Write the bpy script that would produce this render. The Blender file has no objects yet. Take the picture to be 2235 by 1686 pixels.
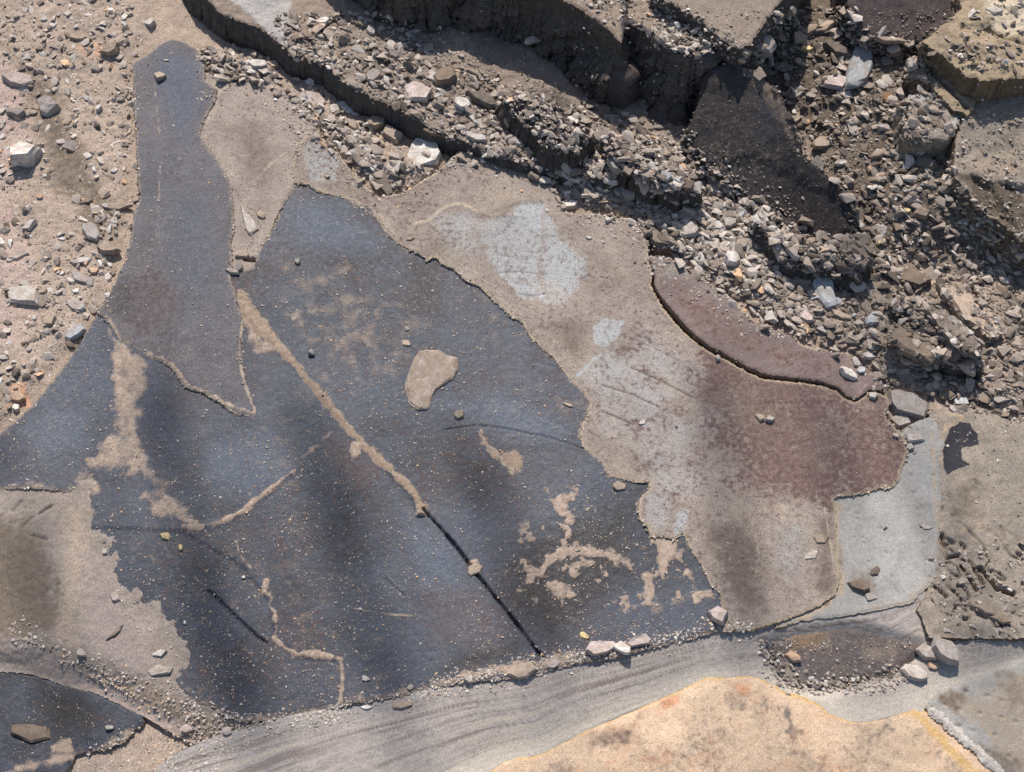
import bpy, bmesh, math, random
import numpy as np
from mathutils import Vector, Matrix, Euler

# ------------------------------------------------------------------ camera, sky, sun, exposure
SC = bpy.context.scene
COL = SC.collection
TILT = math.radians(28.0)
DIST, WIDTH = 1.8, 1.2
cam_d = bpy.data.cameras.new("camera")
cam_d.sensor_width = 36.0
cam_d.lens = 36.0 * DIST / WIDTH
cam_d.clip_start, cam_d.clip_end = 0.05, 200.0
cam = bpy.data.objects.new("camera", cam_d)
COL.objects.link(cam)
CAM = Vector((0, -DIST * math.sin(TILT), DIST * math.cos(TILT)))
cam.location = CAM
cam.rotation_euler = (TILT, 0, 0)
SC.camera = cam

SUN_EL, SUN_AZ = math.radians(51), math.radians(-6)      # azimuth measured from +Y (the far side) towards +X
world = bpy.data.worlds.new("World")
SC.world = world
world.use_nodes = True
nt = world.node_tree
nt.nodes.clear()
sky = nt.nodes.new("ShaderNodeTexSky")
sky.sky_type = 'NISHITA'
sky.sun_disc = False
sky.sun_elevation = SUN_EL
sky.sun_rotation = SUN_AZ
bg = nt.nodes.new("ShaderNodeBackground")
bg.inputs[1].default_value = 0.09
wo = nt.nodes.new("ShaderNodeOutputWorld")
nt.links.new(sky.outputs[0], bg.inputs[0])
nt.links.new(bg.outputs[0], wo.inputs[0])
sun_d = bpy.data.lights.new("sun", 'SUN')
sun_d.energy = 3.6
sun_d.angle = math.radians(0.5)
sun_d.color = (1.0, 0.945, 0.885)
sun = bpy.data.objects.new("sun", sun_d)
COL.objects.link(sun)
sdir = Vector((math.cos(SUN_EL) * math.sin(SUN_AZ), math.cos(SUN_EL) * math.cos(SUN_AZ), math.sin(SUN_EL)))
sun.rotation_euler = sdir.to_track_quat('Z', 'Y').to_euler()
sun.location = (0, 2, 3)
SC.view_settings.view_transform = 'Standard'
SC.view_settings.look = 'None'
SC.view_settings.gamma = 1.0
SC.view_settings.exposure = 0.62

# ------------------------------------------------------------------ measuring: photo point -> place on a plane
FPX = 2235.0 * DIST / WIDTH
CT, ST = math.cos(TILT), math.sin(TILT)


def px(u, v, z=0.0):
    u = np.asarray(u, float); v = np.asarray(v, float)
    a = (u - 1117.5) / FPX; b = -(v - 843.0) / FPX
    dy = ST + b * CT; dz = -CT + b * ST
    t = (np.asarray(z) - CAM.z) / dz
    return a * t, CAM.y + dy * t


def plane_of(z0, gu=0.0, gv=0.0):
    """coefficients (a,b,c): z = a x + b y + c, for a plane sloping gu, gv metres per 1000 photo units"""
    A, Z = [], []
    for (u, v) in ((1117, 843), (1517, 843), (1117, 1243)):
        z = z0 + gu * (u - 1117) / 1000 + gv * (v - 843) / 1000
        x, y = px(u, v, z)
        A.append((float(x), float(y), 1.0)); Z.append(z)
    return np.linalg.solve(np.array(A), np.array(Z))


def plane_pts(pts):
    A = []; Z = []
    for u, v, z in pts:
        x, y = px(u, v, z); A.append((float(x), float(y), 1.0)); Z.append(z)
    return np.linalg.solve(np.array(A), np.array(Z))


def px_plane(pts, pl):
    pts = np.asarray(pts, float)
    a = (pts[:, 0] - 1117.5) / FPX; b = -(pts[:, 1] - 843.0) / FPX
    dx, dy, dz = a, ST + b * CT, -CT + b * ST
    t = (pl[0] * CAM.x + pl[1] * CAM.y + pl[2] - CAM.z) / (dz - pl[0] * dx - pl[1] * dy)
    return np.stack([CAM.x + dx * t, CAM.y + dy * t], 1)


PXM = WIDTH / 2235.0                                      # metres per photo unit near the middle


# ------------------------------------------------------------------ numeric noise, distances
def _hash(ix, iy, seed):
    h = (ix.astype(np.int64) * 374761393 + iy.astype(np.int64) * 668265263 + seed * 1442695041) & 0xFFFFFFFF
    h = ((h ^ (h >> 13)) * 1274126177) & 0xFFFFFFFF
    return ((h ^ (h >> 16)) & 0xFFFF) / 65535.0


def vnoise(x, y, seed=0):
    ix = np.floor(x); iy = np.floor(y)
    fx = x - ix; fy = y - iy
    fx = fx * fx * fx * (fx * (fx * 6 - 15) + 10); fy = fy * fy * fy * (fy * (fy * 6 - 15) + 10)
    a = _hash(ix, iy, seed); b = _hash(ix + 1, iy, seed); c = _hash(ix, iy + 1, seed); d = _hash(ix + 1, iy + 1, seed)
    return (a * (1 - fx) + b * fx) * (1 - fy) + (c * (1 - fx) + d * fx) * fy


def fbm(x, y, size, seed=0, octv=4, gain=0.5):
    s = np.zeros_like(x); amp = 1.0; tot = 0.0; f = 1.0 / size
    for o in range(octv):
        ca, sa = math.cos(o * 0.9 + 0.4), math.sin(o * 0.9 + 0.4)
        s += amp * (vnoise((x * ca - y * sa) * f + 17.3 * o, (x * sa + y * ca) * f - 9.1 * o, seed + o) - 0.5)
        tot += amp; amp *= gain; f *= 2.03
    return s / tot * 2.0                                  # about -1..1


def sst(a, b, x):
    t = np.clip((x - a) / (b - a), 0, 1)
    return t * t * (3 - 2 * t)


def sdf(x, y, poly):
    d2 = np.full(x.shape, 1e9); ins = np.zeros(x.shape, bool)
    n = len(poly)
    for i in range(n):
        ax, ay = poly[i]; bx, by = poly[(i + 1) % n]
        ex, ey = bx - ax, by - ay
        L = ex * ex + ey * ey
        if L < 1e-14: continue
        wx, wy = x - ax, y - ay
        t = np.clip((wx * ex + wy * ey) / L, 0, 1)
        dx, dy = wx - ex * t, wy - ey * t
        d2 = np.minimum(d2, dx * dx + dy * dy)
        if ey != 0:
            c = (ay > y) != (by > y)
            ins ^= c & (x < ex * (y - ay) / ey + ax)
    d = np.sqrt(d2)
    return np.where(ins, d, -d)


def ldist(x, y, line, widths=None):
    """distance to a polyline, less its half width there"""
    d = np.full(x.shape, 1e9); n = len(line)
    for i in range(n - 1):
        ax, ay = line[i]; bx, by = line[i + 1]
        ex, ey = bx - ax, by - ay
        L = max(ex * ex + ey * ey, 1e-14)
        wx, wy = x - ax, y - ay
        t = np.clip((wx * ex + wy * ey) / L, 0, 1)
        dd = np.hypot(wx - ex * t, wy - ey * t)
        if widths is not None: dd = dd - (widths[i] * (1 - t) + widths[i + 1] * t)
        d = np.minimum(d, dd)
    return d


# ------------------------------------------------------------------ colours and materials
def lin(c):
    return c / 12.92 if c <= 0.04045 else ((c + 0.055) / 1.055) ** 2.4


GAIN = 1.30


def rgb(r, g, b):
    return tuple(min(0.8, lin(k / 255.0) / GAIN) for k in (r, g, b)) + (1.0,)


class N:
    def __init__(s, name):
        s.m = bpy.data.materials.new(name); s.m.use_nodes = True
        s.t = s.m.node_tree; s.t.nodes.clear()

    def n(s, typ, **kw):
        k = s.t.nodes.new(typ)
        for a, b in kw.items(): setattr(k, a, b)
        return k

    def put(s, sock, val):
        if hasattr(val, 'is_output'): s.t.links.new(val, sock)
        else: sock.default_value = val

    def math(s, op, a, b=None, clamp=False):
        k = s.n("ShaderNodeMath", operation=op, use_clamp=clamp)
        s.put(k.inputs[0], a)
        if b is not None: s.put(k.inputs[1], b)
        return k.outputs[0]

    def mix(s, f, a, b, mode='MIX'):
        k = s.n("ShaderNodeMix", data_type='RGBA', blend_type=mode)
        s.put(k.inputs[0], f); s.put(k.inputs[6], a); s.put(k.inputs[7], b)
        return k.outputs[2]

    def ramp(s, v, a, b, lo=0.0, hi=1.0):
        k = s.n("ShaderNodeMapRange", interpolation_type='SMOOTHSTEP')
        s.put(k.inputs[0], v)
        for i, q in enumerate((a, b, lo, hi)): k.inputs[i + 1].default_value = q
        return k.outputs[0]

    def noise(s, vec, scale, det=4, rough=0.55, dist=0.0):
        k = s.n("ShaderNodeTexNoise")
        s.put(k.inputs["Vector"], vec)
        k.inputs["Scale"].default_value = scale; k.inputs["Detail"].default_value = det
        k.inputs["Roughness"].default_value = rough; k.inputs["Distortion"].default_value = dist
        return k.outputs[0]

    def attr(s, name):
        k = s.n("ShaderNodeAttribute", attribute_name=name)
        return k.outputs["Fac"]

    def grey(s, v):
        k = s.n("ShaderNodeCombineColor")
        for i in range(3): s.put(k.inputs[i], v)
        return k.outputs[0]


def rock_mat(name, A, B, C, masks=(), side=None, grain=0.22, streak=None, rough=0.85, spec=0.25, bump=0.5, mid=75.0, shift=0.0, speck=None, vary=0.13):
    q = N(name)
    tc = q.n("ShaderNodeTexCoord").outputs["Object"]
    mp = q.n("ShaderNodeMapping"); q.put(mp.inputs[0], tc)
    mp.inputs["Location"].default_value = (shift, shift * 0.7, shift * 0.3)
    P = mp.outputs[0]
    n1 = q.noise(P, 9.0, 5, 0.6, 0.4); n2 = q.noise(P, mid, 5, 0.62); n3 = q.noise(P, 520.0, 3, 0.6); n4 = q.noise(P, 170.0, 4, 0.65)
    f = q.ramp(q.math('ADD', q.math('MULTIPLY', n1, 0.55), q.math('MULTIPLY', n2, 0.45)), 0.36, 0.64)
    col = q.mix(f, A, B)
    col = q.mix(q.math('MULTIPLY', q.ramp(n4, 0.52, 0.72), 0.6), col, C)
    n0 = q.noise(P, 26.0, 4, 0.6, 0.6); n5 = q.noise(P, 980.0, 2, 0.5)
    col = q.mix(1.0, col, q.grey(q.ramp(n1, 0.3, 0.7, 1 - vary, 1 + vary)), 'MULTIPLY')
    col = q.mix(1.0, col, q.grey(q.ramp(n0, 0.3, 0.7, 1 - vary * 0.8, 1 + vary * 0.8)), 'MULTIPLY')
    h = q.math('ADD', q.math('MULTIPLY', n3, 0.35), q.math('MULTIPLY', n4, 0.65))
    if streak:
        ang, amt = streak
        m2 = q.n("ShaderNodeMapping"); q.put(m2.inputs[0], tc)
        m2.inputs["Rotation"].default_value = (0, 0, -math.radians(ang))
        m3 = q.n("ShaderNodeMapping"); q.put(m3.inputs[0], m2.outputs[0])
        m3.inputs["Scale"].default_value = (0.16, 1, 1)
        sn = q.noise(m3.outputs[0], 260.0, 4, 0.65)
        col = q.mix(1.0, col, q.grey(q.ramp(sn, 0.25, 0.75, 1 - amt * 0.7, 1 + amt * 0.7)), 'MULTIPLY')
        h = q.math('ADD', h, q.math('MULTIPLY', sn, 0.35))
    for (a, c, brk, soft) in masks:
        nn = n4 if brk < 0 else q.math('ADD', q.math('MULTIPLY', n2, 0.5), q.math('ADD', q.math('MULTIPLY', n4, 0.35), q.math('MULTIPLY', n3, 0.15)))
        fac = q.ramp(q.math('ADD', q.attr(a), q.math('MULTIPLY', q.math('SUBTRACT', nn, 0.5), abs(brk) * 1.35)), 0.5 - soft, 0.5 + soft)
        col = q.mix(fac, col, q.mix(q.ramp(n4, 0.34, 0.66), tuple(k * (1 + 0.17 * abs(brk)) for k in c[:3]) + (1,), tuple(k * (1 - 0.32 * abs(brk)) for k in c[:3]) + (1,)))
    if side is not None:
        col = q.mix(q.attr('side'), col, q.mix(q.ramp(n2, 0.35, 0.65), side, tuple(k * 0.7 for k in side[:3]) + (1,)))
    if speck:
        vo = q.n("ShaderNodeTexVoronoi"); q.put(vo.inputs["Vector"], P); vo.inputs["Scale"].default_value = speck[2]
        col = q.mix(q.math('MULTIPLY', q.ramp(vo.outputs["Distance"], speck[1], speck[1] * 0.5), q.ramp(n2, 0.42, 0.58)), col, speck[0])
    col = q.mix(1.0, col, q.grey(q.ramp(n3, 0.22, 0.78, 1 - grain, 1 + grain)), 'MULTIPLY')
    col = q.mix(1.0, col, q.grey(q.ramp(n5, 0.25, 0.75, 1 - grain * 0.8, 1 + grain * 0.8)), 'MULTIPLY')
    col = q.mix(1.0, col, q.grey(q.ramp(n4, 0.28, 0.72, 0.88, 1.12)), 'MULTIPLY')
    b = q.n("ShaderNodeBsdfPrincipled")
    q.put(b.inputs["Base Color"], col)
    q.put(b.inputs["Roughness"], q.ramp(n4, 0.3, 0.7, rough - 0.1, min(1, rough + 0.08)))
    b.inputs["Specular IOR Level"].default_value = spec
    bp = q.n("ShaderNodeBump"); q.put(bp.inputs["Height"], h)
    bp.inputs["Strength"].default_value = bump; bp.inputs["Distance"].default_value = 0.0012
    q.t.links.new(bp.outputs[0], b.inputs["Normal"])
    o = q.n("ShaderNodeOutputMaterial"); q.t.links.new(b.outputs[0], o.inputs[0])
    return q.m


def stone_mat(name, A, B, dust=None):
    A, B = (tuple(min(0.78, k * 1.3) for k in c[:3]) + (1,) for c in (A, B))
    q = N(name)
    tc = q.n("ShaderNodeTexCoord").outputs["Object"]
    rnd = q.n("ShaderNodeObjectInfo").outputs["Random"]
    mp = q.n("ShaderNodeVectorMath", operation='ADD'); q.put(mp.inputs[0], tc); q.put(mp.inputs[1], rnd)
    P = mp.outputs[0]
    n2 = q.noise(P, 110.0, 5, 0.65); n3 = q.noise(P, 600.0, 3, 0.6)
    col = q.mix(q.ramp(n2, 0.35, 0.65), A, B)
    col = q.mix(q.math('MULTIPLY', q.ramp(q.noise(P, 90.0, 5, 0.65), 0.42, 0.62), 0.65), col, dust or rgb(168, 151, 135))
    col = q.mix(1.0, col, q.grey(q.ramp(n3, 0.2, 0.8, 0.72, 1.25)), 'MULTIPLY')
    col = q.mix(1.0, col, q.grey(q.ramp(rnd, 0, 1, 0.82, 1.12)), 'MULTIPLY')
    b = q.n("ShaderNodeBsdfPrincipled"); q.put(b.inputs["Base Color"], col)
    b.inputs["Roughness"].default_value = 0.88; b.inputs["Specular IOR Level"].default_value = 0.25
    bp = q.n("ShaderNodeBump"); q.put(bp.inputs["Height"], q.math('ADD', n2, q.math('MULTIPLY', n3, 0.4)))
    bp.inputs["Strength"].default_value = 0.5; bp.inputs["Distance"].default_value = 0.0009
    q.t.links.new(bp.outputs[0], b.inputs["Normal"])
    o = q.n("ShaderNodeOutputMaterial"); q.t.links.new(b.outputs[0], o.inputs[0])
    return q.m


def gravel_mat(name, stops):
    q = N(name)
    tc = q.n("ShaderNodeTexCoord").outputs["Object"]
    r = q.n("ShaderNodeValToRGB"); q.put(r.inputs[0], q.attr('tone'))
    e = r.color_ramp.elements
    e[0].position, e[0].color = stops[0]; e[1].position, e[1].color = stops[-1]
    for p, c in stops[1:-1]:
        k = e.new(p); k.color = c
    n3 = q.noise(tc, 420.0, 4, 0.65)
    col = q.mix(1.0, r.outputs[0], q.grey(q.ramp(n3, 0.25, 0.75, 0.75, 1.22)), 'MULTIPLY')
    b = q.n("ShaderNodeBsdfPrincipled"); q.put(b.inputs["Base Color"], col)
    b.inputs["Roughness"].default_value = 0.9; b.inputs["Specular IOR Level"].default_value = 0.2
    bp = q.n("ShaderNodeBump"); q.put(bp.inputs["Height"], n3)
    bp.inputs["Strength"].default_value = 0.35; bp.inputs["Distance"].default_value = 0.0006
    q.t.links.new(bp.outputs[0], b.inputs["Normal"])
    o = q.n("ShaderNodeOutputMaterial"); q.t.links.new(b.outputs[0], o.inputs[0])
    return q.m


# ------------------------------------------------------------------ objects
def tag(o, label=None, cat=None, group=None, kind=None):
    if label: o['label'] = label
    if cat: o['category'] = cat
    if group: o['group'] = group
    if kind: o['kind'] = kind
    return o


def mesh_from(name, V, F, mats, attrs=None, smooth=True, loc=(0, 0, 0)):
    V = np.asarray(V, np.float32) - np.asarray(loc, np.float32)
    F = np.asarray(F, np.int32)
    k = F.shape[1]
    me = bpy.data.meshes.new(name)
    me.vertices.add(len(V)); me.vertices.foreach_set("co", V.ravel())
    me.loops.add(F.size); me.loops.foreach_set("vertex_index", F.ravel())
    me.polygons.add(len(F))
    me.polygons.foreach_set("loop_start", np.arange(0, F.size, k, dtype=np.int32))
    me.polygons.foreach_set("loop_total", np.full(len(F), k, np.int32))
    me.polygons.foreach_set("use_smooth", np.full(len(F), smooth, bool))
    for a, val in (attrs or {}).items():
        t = me.attributes.new(a, 'FLOAT', 'POINT'); t.data.foreach_set("value", np.asarray(val, np.float32))
    me.materials.append(mats)
    me.update(calc_edges=True)
    o = bpy.data.objects.new(name, me); COL.objects.link(o)
    o.location = loc
    return o


# height record of everything lying so far, for setting stones down
RX0, RX1, RY0, RY1, RS = -1.1, 1.1, -0.9, 1.2, 0.002
RW, RH = int((RX1 - RX0) / RS) + 1, int((RY1 - RY0) / RS) + 1
HR = np.full((RH, RW), -0.2)


def raster(x, y, z):
    i = np.round((y - RY0) / RS).astype(int); j = np.round((x - RX0) / RS).astype(int)
    ok = (i >= 0) & (i < RH) & (j >= 0) & (j < RW)
    np.maximum.at(HR, (i[ok], j[ok]), z[ok])


def hat(x, y):
    i = np.clip(np.round((np.asarray(y) - RY0) / RS).astype(int), 0, RH - 1)
    j = np.clip(np.round((np.asarray(x) - RX0) / RS).astype(int), 0, RW - 1)
    return HR[i, j]


def ground_at(u, v):
    """walk down the sight line of a photo point to the lying surface"""
    u = np.atleast_1d(np.asarray(u, float)); v = np.atleast_1d(np.asarray(v, float))
    z = np.full(u.shape, 0.21); hit = np.zeros(u.shape, bool)
    zz = z.copy()
    for _ in range(140):
        x, y = px(u, v, zz)
        h = hat(x, y)
        hit |= h >= zz
        zz = np.where(hit, zz, zz - 0.0019)
        if hit.all(): break
    x, y = px(u, v, zz)
    return x, y, np.minimum(hat(x, y), zz + 0.004)


def masks_on(x, y, pl, specs, names, seed):
    out = {a: np.zeros(x.shape) for a in names}
    for s in specs:
        a, kind, pts = s[0], s[1], s[2]
        p = dict(w=0, soft=6, k=1.0, nz=0.0, ns=14); p.update(s[3] if len(s) > 3 else {})
        P = px_plane(pts, pl)
        nz = fbm(x, y, p['ns'] * PXM, seed + len(pts) * 3 + int(pts[0][0]), 3, 0.6) * p['nz'] * PXM if p['nz'] else 0
        soft = p['soft'] * PXM
        if kind == 'poly':
            val = sst(-soft, soft, sdf(x, y, P) + nz)
        else:
            w = p['w']
            w = [w] * len(pts) if not isinstance(w, (list, tuple)) else w
            val = sst(soft, -soft, ldist(x, y, P, [k * PXM * 0.5 for k in w]) + nz)
        out[a] = np.maximum(out[a], val * p['k'])
    return out


def slab(name, outline, z, thick, mat, label, cat, jag=3.0, jsize=22.0, edge=(0.004, 0.001), rel=(), specs=(), nm=('m1', 'm2', 'm3', 'm4', 'm5'),
         step=0.0014, out=0.15, lam=0.0008, seed=1, heights=(), extra=None, post=None, group=None, side_top=0.0, keep_raster=True, rough=0.0):
    pl = z if isinstance(z, np.ndarray) else plane_of(*z)
    P = px_plane(outline, pl)
    x0, y0 = P.min(0) - 3 * step; x1, y1 = P.max(0) + 3 * step
    nx, ny = int((x1 - x0) / step) + 2, int((y1 - y0) / step) + 2
    X, Y = np.meshgrid(x0 + np.arange(nx) * step, y0 + np.arange(ny) * step)
    S = sdf(X, Y, P)
    S = S + (fbm(X, Y, jsize * PXM, seed, 3, 0.6) + 0.6 * fbm(X, Y, jsize * PXM * 0.3, seed + 5, 2) + 0.4 * fbm(X, Y, jsize * PXM * 0.12, seed + 6, 2)) * jag * PXM
    gy, gx = np.gradient(S, step)
    g2 = np.maximum(gx * gx + gy * gy, 0.3)
    keep = S > -1.3 * step
    cell = keep[:-1, :-1] & keep[1:, :-1] & keep[:-1, 1:] & keep[1:, 1:]
    used = np.zeros_like(keep)
    used[:-1, :-1] |= cell; used[1:, :-1] |= cell; used[:-1, 1:] |= cell; used[1:, 1:] |= cell
    idx = -np.ones(keep.shape, np.int64); idx[used] = np.arange(used.sum())
    x = X[used]; y = Y[used]; s = S[used]; nxx = gx[used]; nyy = gy[used]; gg = g2[used]
    neg = s < 0
    x = np.where(neg, x - nxx * s / gg, x); y = np.where(neg, y - nyy * s / gg, y)
    sc = np.maximum(s, 0)
    zz = pl[0] * x + pl[1] * y + pl[2]
    ew, eh = edge
    zz = zz - eh * (1 - sst(0, ew, sc)) ** 1.5
    for (size, amp, oc) in rel: zz = zz + amp * fbm(x, y, size, seed + 40 + oc, oc, 0.55)
    at = masks_on(x, y, pl, specs, nm, seed)
    for hs in heights:
        m = masks_on(x, y, pl, [('h',) + tuple(hs[:3])], ['h'], seed)['h']
        zz = zz + m * hs[3]
    if extra: zz = extra(x, y, zz, sc, at, pl)
    at['side'] = side_top * (1 - sst(0, 0.004, sc + 0.0012 * fbm(x, y, 0.012, seed + 9, 2))) if side_top else np.zeros(x.shape)
    ii, jj = np.nonzero(cell)
    F = np.stack([idx[ii, jj], idx[ii, jj + 1], idx[ii + 1, jj + 1], idx[ii + 1, jj]], 1)
    V = np.stack([x, y, zz], 1)
    if keep_raster: raster(x, y, zz)
    # the broken edge: rings of laminae stepping down and outwards
    pad = np.zeros((cell.shape[0] + 2, cell.shape[1] + 2), bool); pad[1:-1, 1:-1] = cell
    c = pad[1:-1, 1:-1]
    E = []
    for (di, dj, a, b) in ((-1, 0, (0, 0), (0, 1)), (0, 1, (0, 1), (1, 1)), (1, 0, (1, 1), (1, 0)), (0, -1, (1, 0), (0, 0))):
        m = c & ~pad[1 + di:pad.shape[0] - 1 + di, 1 + dj:pad.shape[1] - 1 + dj]
        i, j = np.nonzero(m)
        E.append(np.stack([idx[i + a[0], j + a[1]], idx[i + b[0], j + b[1]]], 1))
    E = np.concatenate(E)
    bv = np.unique(E)
    loc_i = -np.ones(len(V), np.int64); loc_i[bv] = np.arange(len(bv))
    nl = np.sqrt(nxx[bv] ** 2 + nyy[bv] ** 2) + 1e-9
    ox, oy = -nxx[bv] / nl, -nyy[bv] / nl
    nr = int(max(2, min(26, round(thick / 0.0035))))
    rings = [V[bv]]
    rg = np.random.RandomState(seed)
    for k in range(1, nr + 1):
        t = thick * k / nr
        lay = (rg.rand() - 0.5) * 2 * lam
        off = out * t + lay + lam * fbm(x[bv], y[bv], 0.02, seed + 70 + k // 2, 3) * 1.5 + lam * 3 * fbm(x[bv], y[bv], 0.07, seed + 90, 2) * (t / max(thick, 0.01))
        if rough: off = off + rough * fbm(x[bv] * 0.9 + t * 0.8, y[bv] * 0.9 - t, 0.035, seed + 95, 4, 0.6) * min(1, k / 3)
        off = np.maximum(off, 0.0001)
        rings.append(np.stack([x[bv] + ox * off, y[bv] + oy * off, zz[bv] - t], 1))
    nb = len(bv); base = len(V)
    VS = np.concatenate(rings)
    a, b = loc_i[E[:, 0]], loc_i[E[:, 1]]
    if thick > 0.045: raster(VS[:, 0], VS[:, 1], VS[:, 2])
    FS = np.concatenate([np.stack([base + k * nb + a, base + (k + 1) * nb + a, base + (k + 1) * nb + b, base + k * nb + b], 1) for k in range(nr)])
    attrs = {k: np.concatenate([v] + [v[bv]] * (nr + 1)) for k, v in at.items() if k != 'side'}
    attrs['side'] = np.concatenate([at['side'], np.ones(nb * (nr + 1))])
    V = np.concatenate([V, VS]); F = np.concatenate([F, FS])
    o = mesh_from(name, V, F, mat, attrs, True, (float(P[:, 0].mean()), float(P[:, 1].mean()), float(zz.min() - thick)))
    tag(o, label, cat, group, 'thing')
    return o


random.seed(11)
RNG = np.random.RandomState(5)

# ------------------------------------------------------------------ outlines measured on the photograph
L_EDGE = [(198, 706), (176, 742), (152, 780), (108, 839), (98, 854), (62, 895), (30, 925), (-100, 1030)]
LOBE = [(-100, 1072), (30, 1066), (95, 1068), (149, 1074), (180, 1050), (200, 1034), (195, 1071), (190, 1098), (200, 1112), (193, 1152), (200, 1177), (220, 1193), (239, 1228), (233, 1250),
        (241, 1271), (260, 1296), (271, 1328), (293, 1358), (304, 1382), (331, 1410), (342, 1442), (374, 1486), (401, 1515), (434, 1534), (467, 1542), (488, 1561), (529, 1575)]
M_BOTTOM = [(600, 1572), (664, 1552), (775, 1535), (870, 1522), (935, 1500), (1000, 1490), (1146, 1478), (1236, 1455), (1336, 1436), (1385, 1422), (1480, 1400), (1534, 1386), (1600, 1374)]
M_ARM = [(555, 585), (563, 556), (591, 508), (610, 462), (626, 422), (653, 401), (680, 404)]
M_POLY = M_ARM + [(750, 420), (900, 500), (1100, 620), (1270, 740), (1350, 860), (1350, 1000), (1480, 1040), (1520, 1130), (1590, 1200), (1630, 1300)] + M_BOTTOM[::-1] + LOBE[::-1] + L_EDGE[::-1] + [
    (230, 650), (300, 600), (420, 560), (500, 600)]
TONGUE = [(374, 84), (350, 95), (325, 117), (296, 133), (289, 141), (291, 190), (296, 271), (301, 353), (304, 440), (297, 446), (290, 476), (282, 536), (271, 568), (255, 606), (230, 650), (212, 682),
          (225, 690), (245, 715), (262, 744), (287, 752), (312, 774), (350, 788), (377, 805), (401, 843), (447, 857), (488, 884), (515, 904), (559, 908), (559, 890), (542, 854), (530, 810), (523, 766), (531, 698),
          (515, 660), (510, 630), (502, 603), (506, 560), (502, 530), (510, 508), (507, 430), (504, 407), (488, 372), (472, 344), (445, 312), (434, 287), (445, 260), (466, 222), (472, 195), (445, 174), (447, 149), (439, 122), (423, 103), (401, 90)]
T_LEFT = [(653, 402), (669, 401), (691, 418), (724, 424), (745, 430), (770, 443), (794, 457), (816, 468), (827, 484), (837, 500), (851, 519), (873, 533), (900, 549), (927, 563), (932, 574), (938, 563), (954, 563),
          (962, 576), (989, 587), (1016, 612), (1046, 625), (1073, 652), (1087, 663), (1114, 690), (1141, 706), (1152, 728), (1181, 761), (1208, 780), (1222, 801), (1244, 828), (1271, 854), (1287, 881), (1287, 892), (1274, 917),
          (1267, 941), (1271, 976), (1295, 995), (1317, 1014), (1325, 1036), (1360, 1047), (1385, 1052), (1417, 1052), (1415, 1069), (1398, 1087), (1393, 1115), (1396, 1134), (1415, 1153), (1420, 1172), (1453, 1172), (1474, 1180),
          (1491, 1161), (1501, 1185), (1512, 1207), (1531, 1231), (1548, 1274), (1572, 1298), (1575, 1320), (1578, 1375)]
CRACK = [(1416, 563), (1424, 587), (1424, 606), (1421, 622), (1431, 644), (1447, 671), (1469, 698), (1491, 723), (1515, 744), (1545, 766), (1583, 785), (1629, 812), (1670, 829), (1700, 832), (1743, 836), (1792, 842), (1825, 853), (1844, 871), (1866, 877), (1882, 868), (1898, 853), (1917, 856), (1939, 868)]
R_RIGHT = [(1941, 890), (1933, 908), (1944, 925), (1974, 952), (1982, 984), (1971, 1017), (1960, 1050), (1950, 1063), (1920, 1066), (1885, 1077), (1819, 1087)]
T_TOP = [(640, 395), (640, 350), (652, 312), (668, 300), (695, 296), (725, 318), (745, 345), (790, 400), (830, 430), (880, 420), (960, 370), (1000, 330), (1090, 320), (1150, 345), (1200, 395), (1240, 465), (1330, 470), (1380, 478), (1412, 520)]
T_POLY = T_TOP + CRACK + R_RIGHT + [(1826, 1130), (1824, 1200), (1832, 1270), (1822, 1300), (1790, 1322), (1720, 1352), (1640, 1374)] + T_LEFT[::-1]

# ------------------------------------------------------------------ the ground: one sheet
def axis(lo, hi, fine, far):
    a = np.arange(lo, hi + fine / 2, fine)
    g, d, p = [], fine, hi
    while p < far:
        d *= 1.35; p += d; g.append(p)
    g = np.array(g)
    return np.concatenate([-(g - hi)[::-1] + lo, a, g])


gx_ = axis(-0.78, 0.78, 0.0021, 60.0); gy_ = axis(-0.62, 0.80, 0.0021, 60.0)
GX, GY = np.meshgrid(gx_, gy_)
near = (np.abs(GX) < 1.2) & (np.abs(GY) < 1.3)
gx1, gy1 = GX[near], GY[near]
gz = np.zeros(GX.shape)
gl = 0.004 * fbm(gx1, gy1, 0.16, 3, 3) + 0.0016 * fbm(gx1, gy1, 0.03, 4, 3) + 0.0009 * fbm(gx1, gy1, 0.008, 5, 3)
P0 = plane_of(0.0)
w_ = lambda pts: px_plane(pts, P0)
Z_LEFT = [(-200, -200), (360, -200), (340, 60), (285, 130), (296, 400), (285, 480), (225, 650), (170, 745), (25, 915), (-200, 1060)]
Z_BAND = [(420, 90), (560, 125), (650, 190), (800, 290), (900, 330), (1060, 340), (1300, 380), (1480, 340), (1560, 380), (1700, 480), (1850, 520), (2000, 600), (2400, 640), (2400, 940), (2110, 895), (2060, 870), (1990, 860), (1940, 850),
          (1870, 770), (1750, 740), (1680, 705), (1600, 645), (1510, 585), (1440, 545), (1395, 470), (1300, 460), (1235, 440), (1190, 380), (1100, 325), (1000, 330), (950, 400), (870, 440), (800, 400), (700, 290), (600, 200), (470, 170)]
Z_TR = [(1560, 120), (1700, -100), (2400, -200), (2400, 640), (1900, 560), (1850, 510), (1760, 320)]
raise_z = [(Z_LEFT, 0.006, 0.02), (Z_BAND, 0.012, 0.03), (Z_TR, 0.05, 0.10)]
for poly, h, w in raise_z:
    gl += h * sst(-w * 0.3, w, sdf(gx1, gy1, w_(poly)))
inb = sst(-0.01, 0.02, np.maximum(sdf(gx1, gy1, w_(Z_BAND)), sdf(gx1, gy1, w_(Z_TR))))
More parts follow.
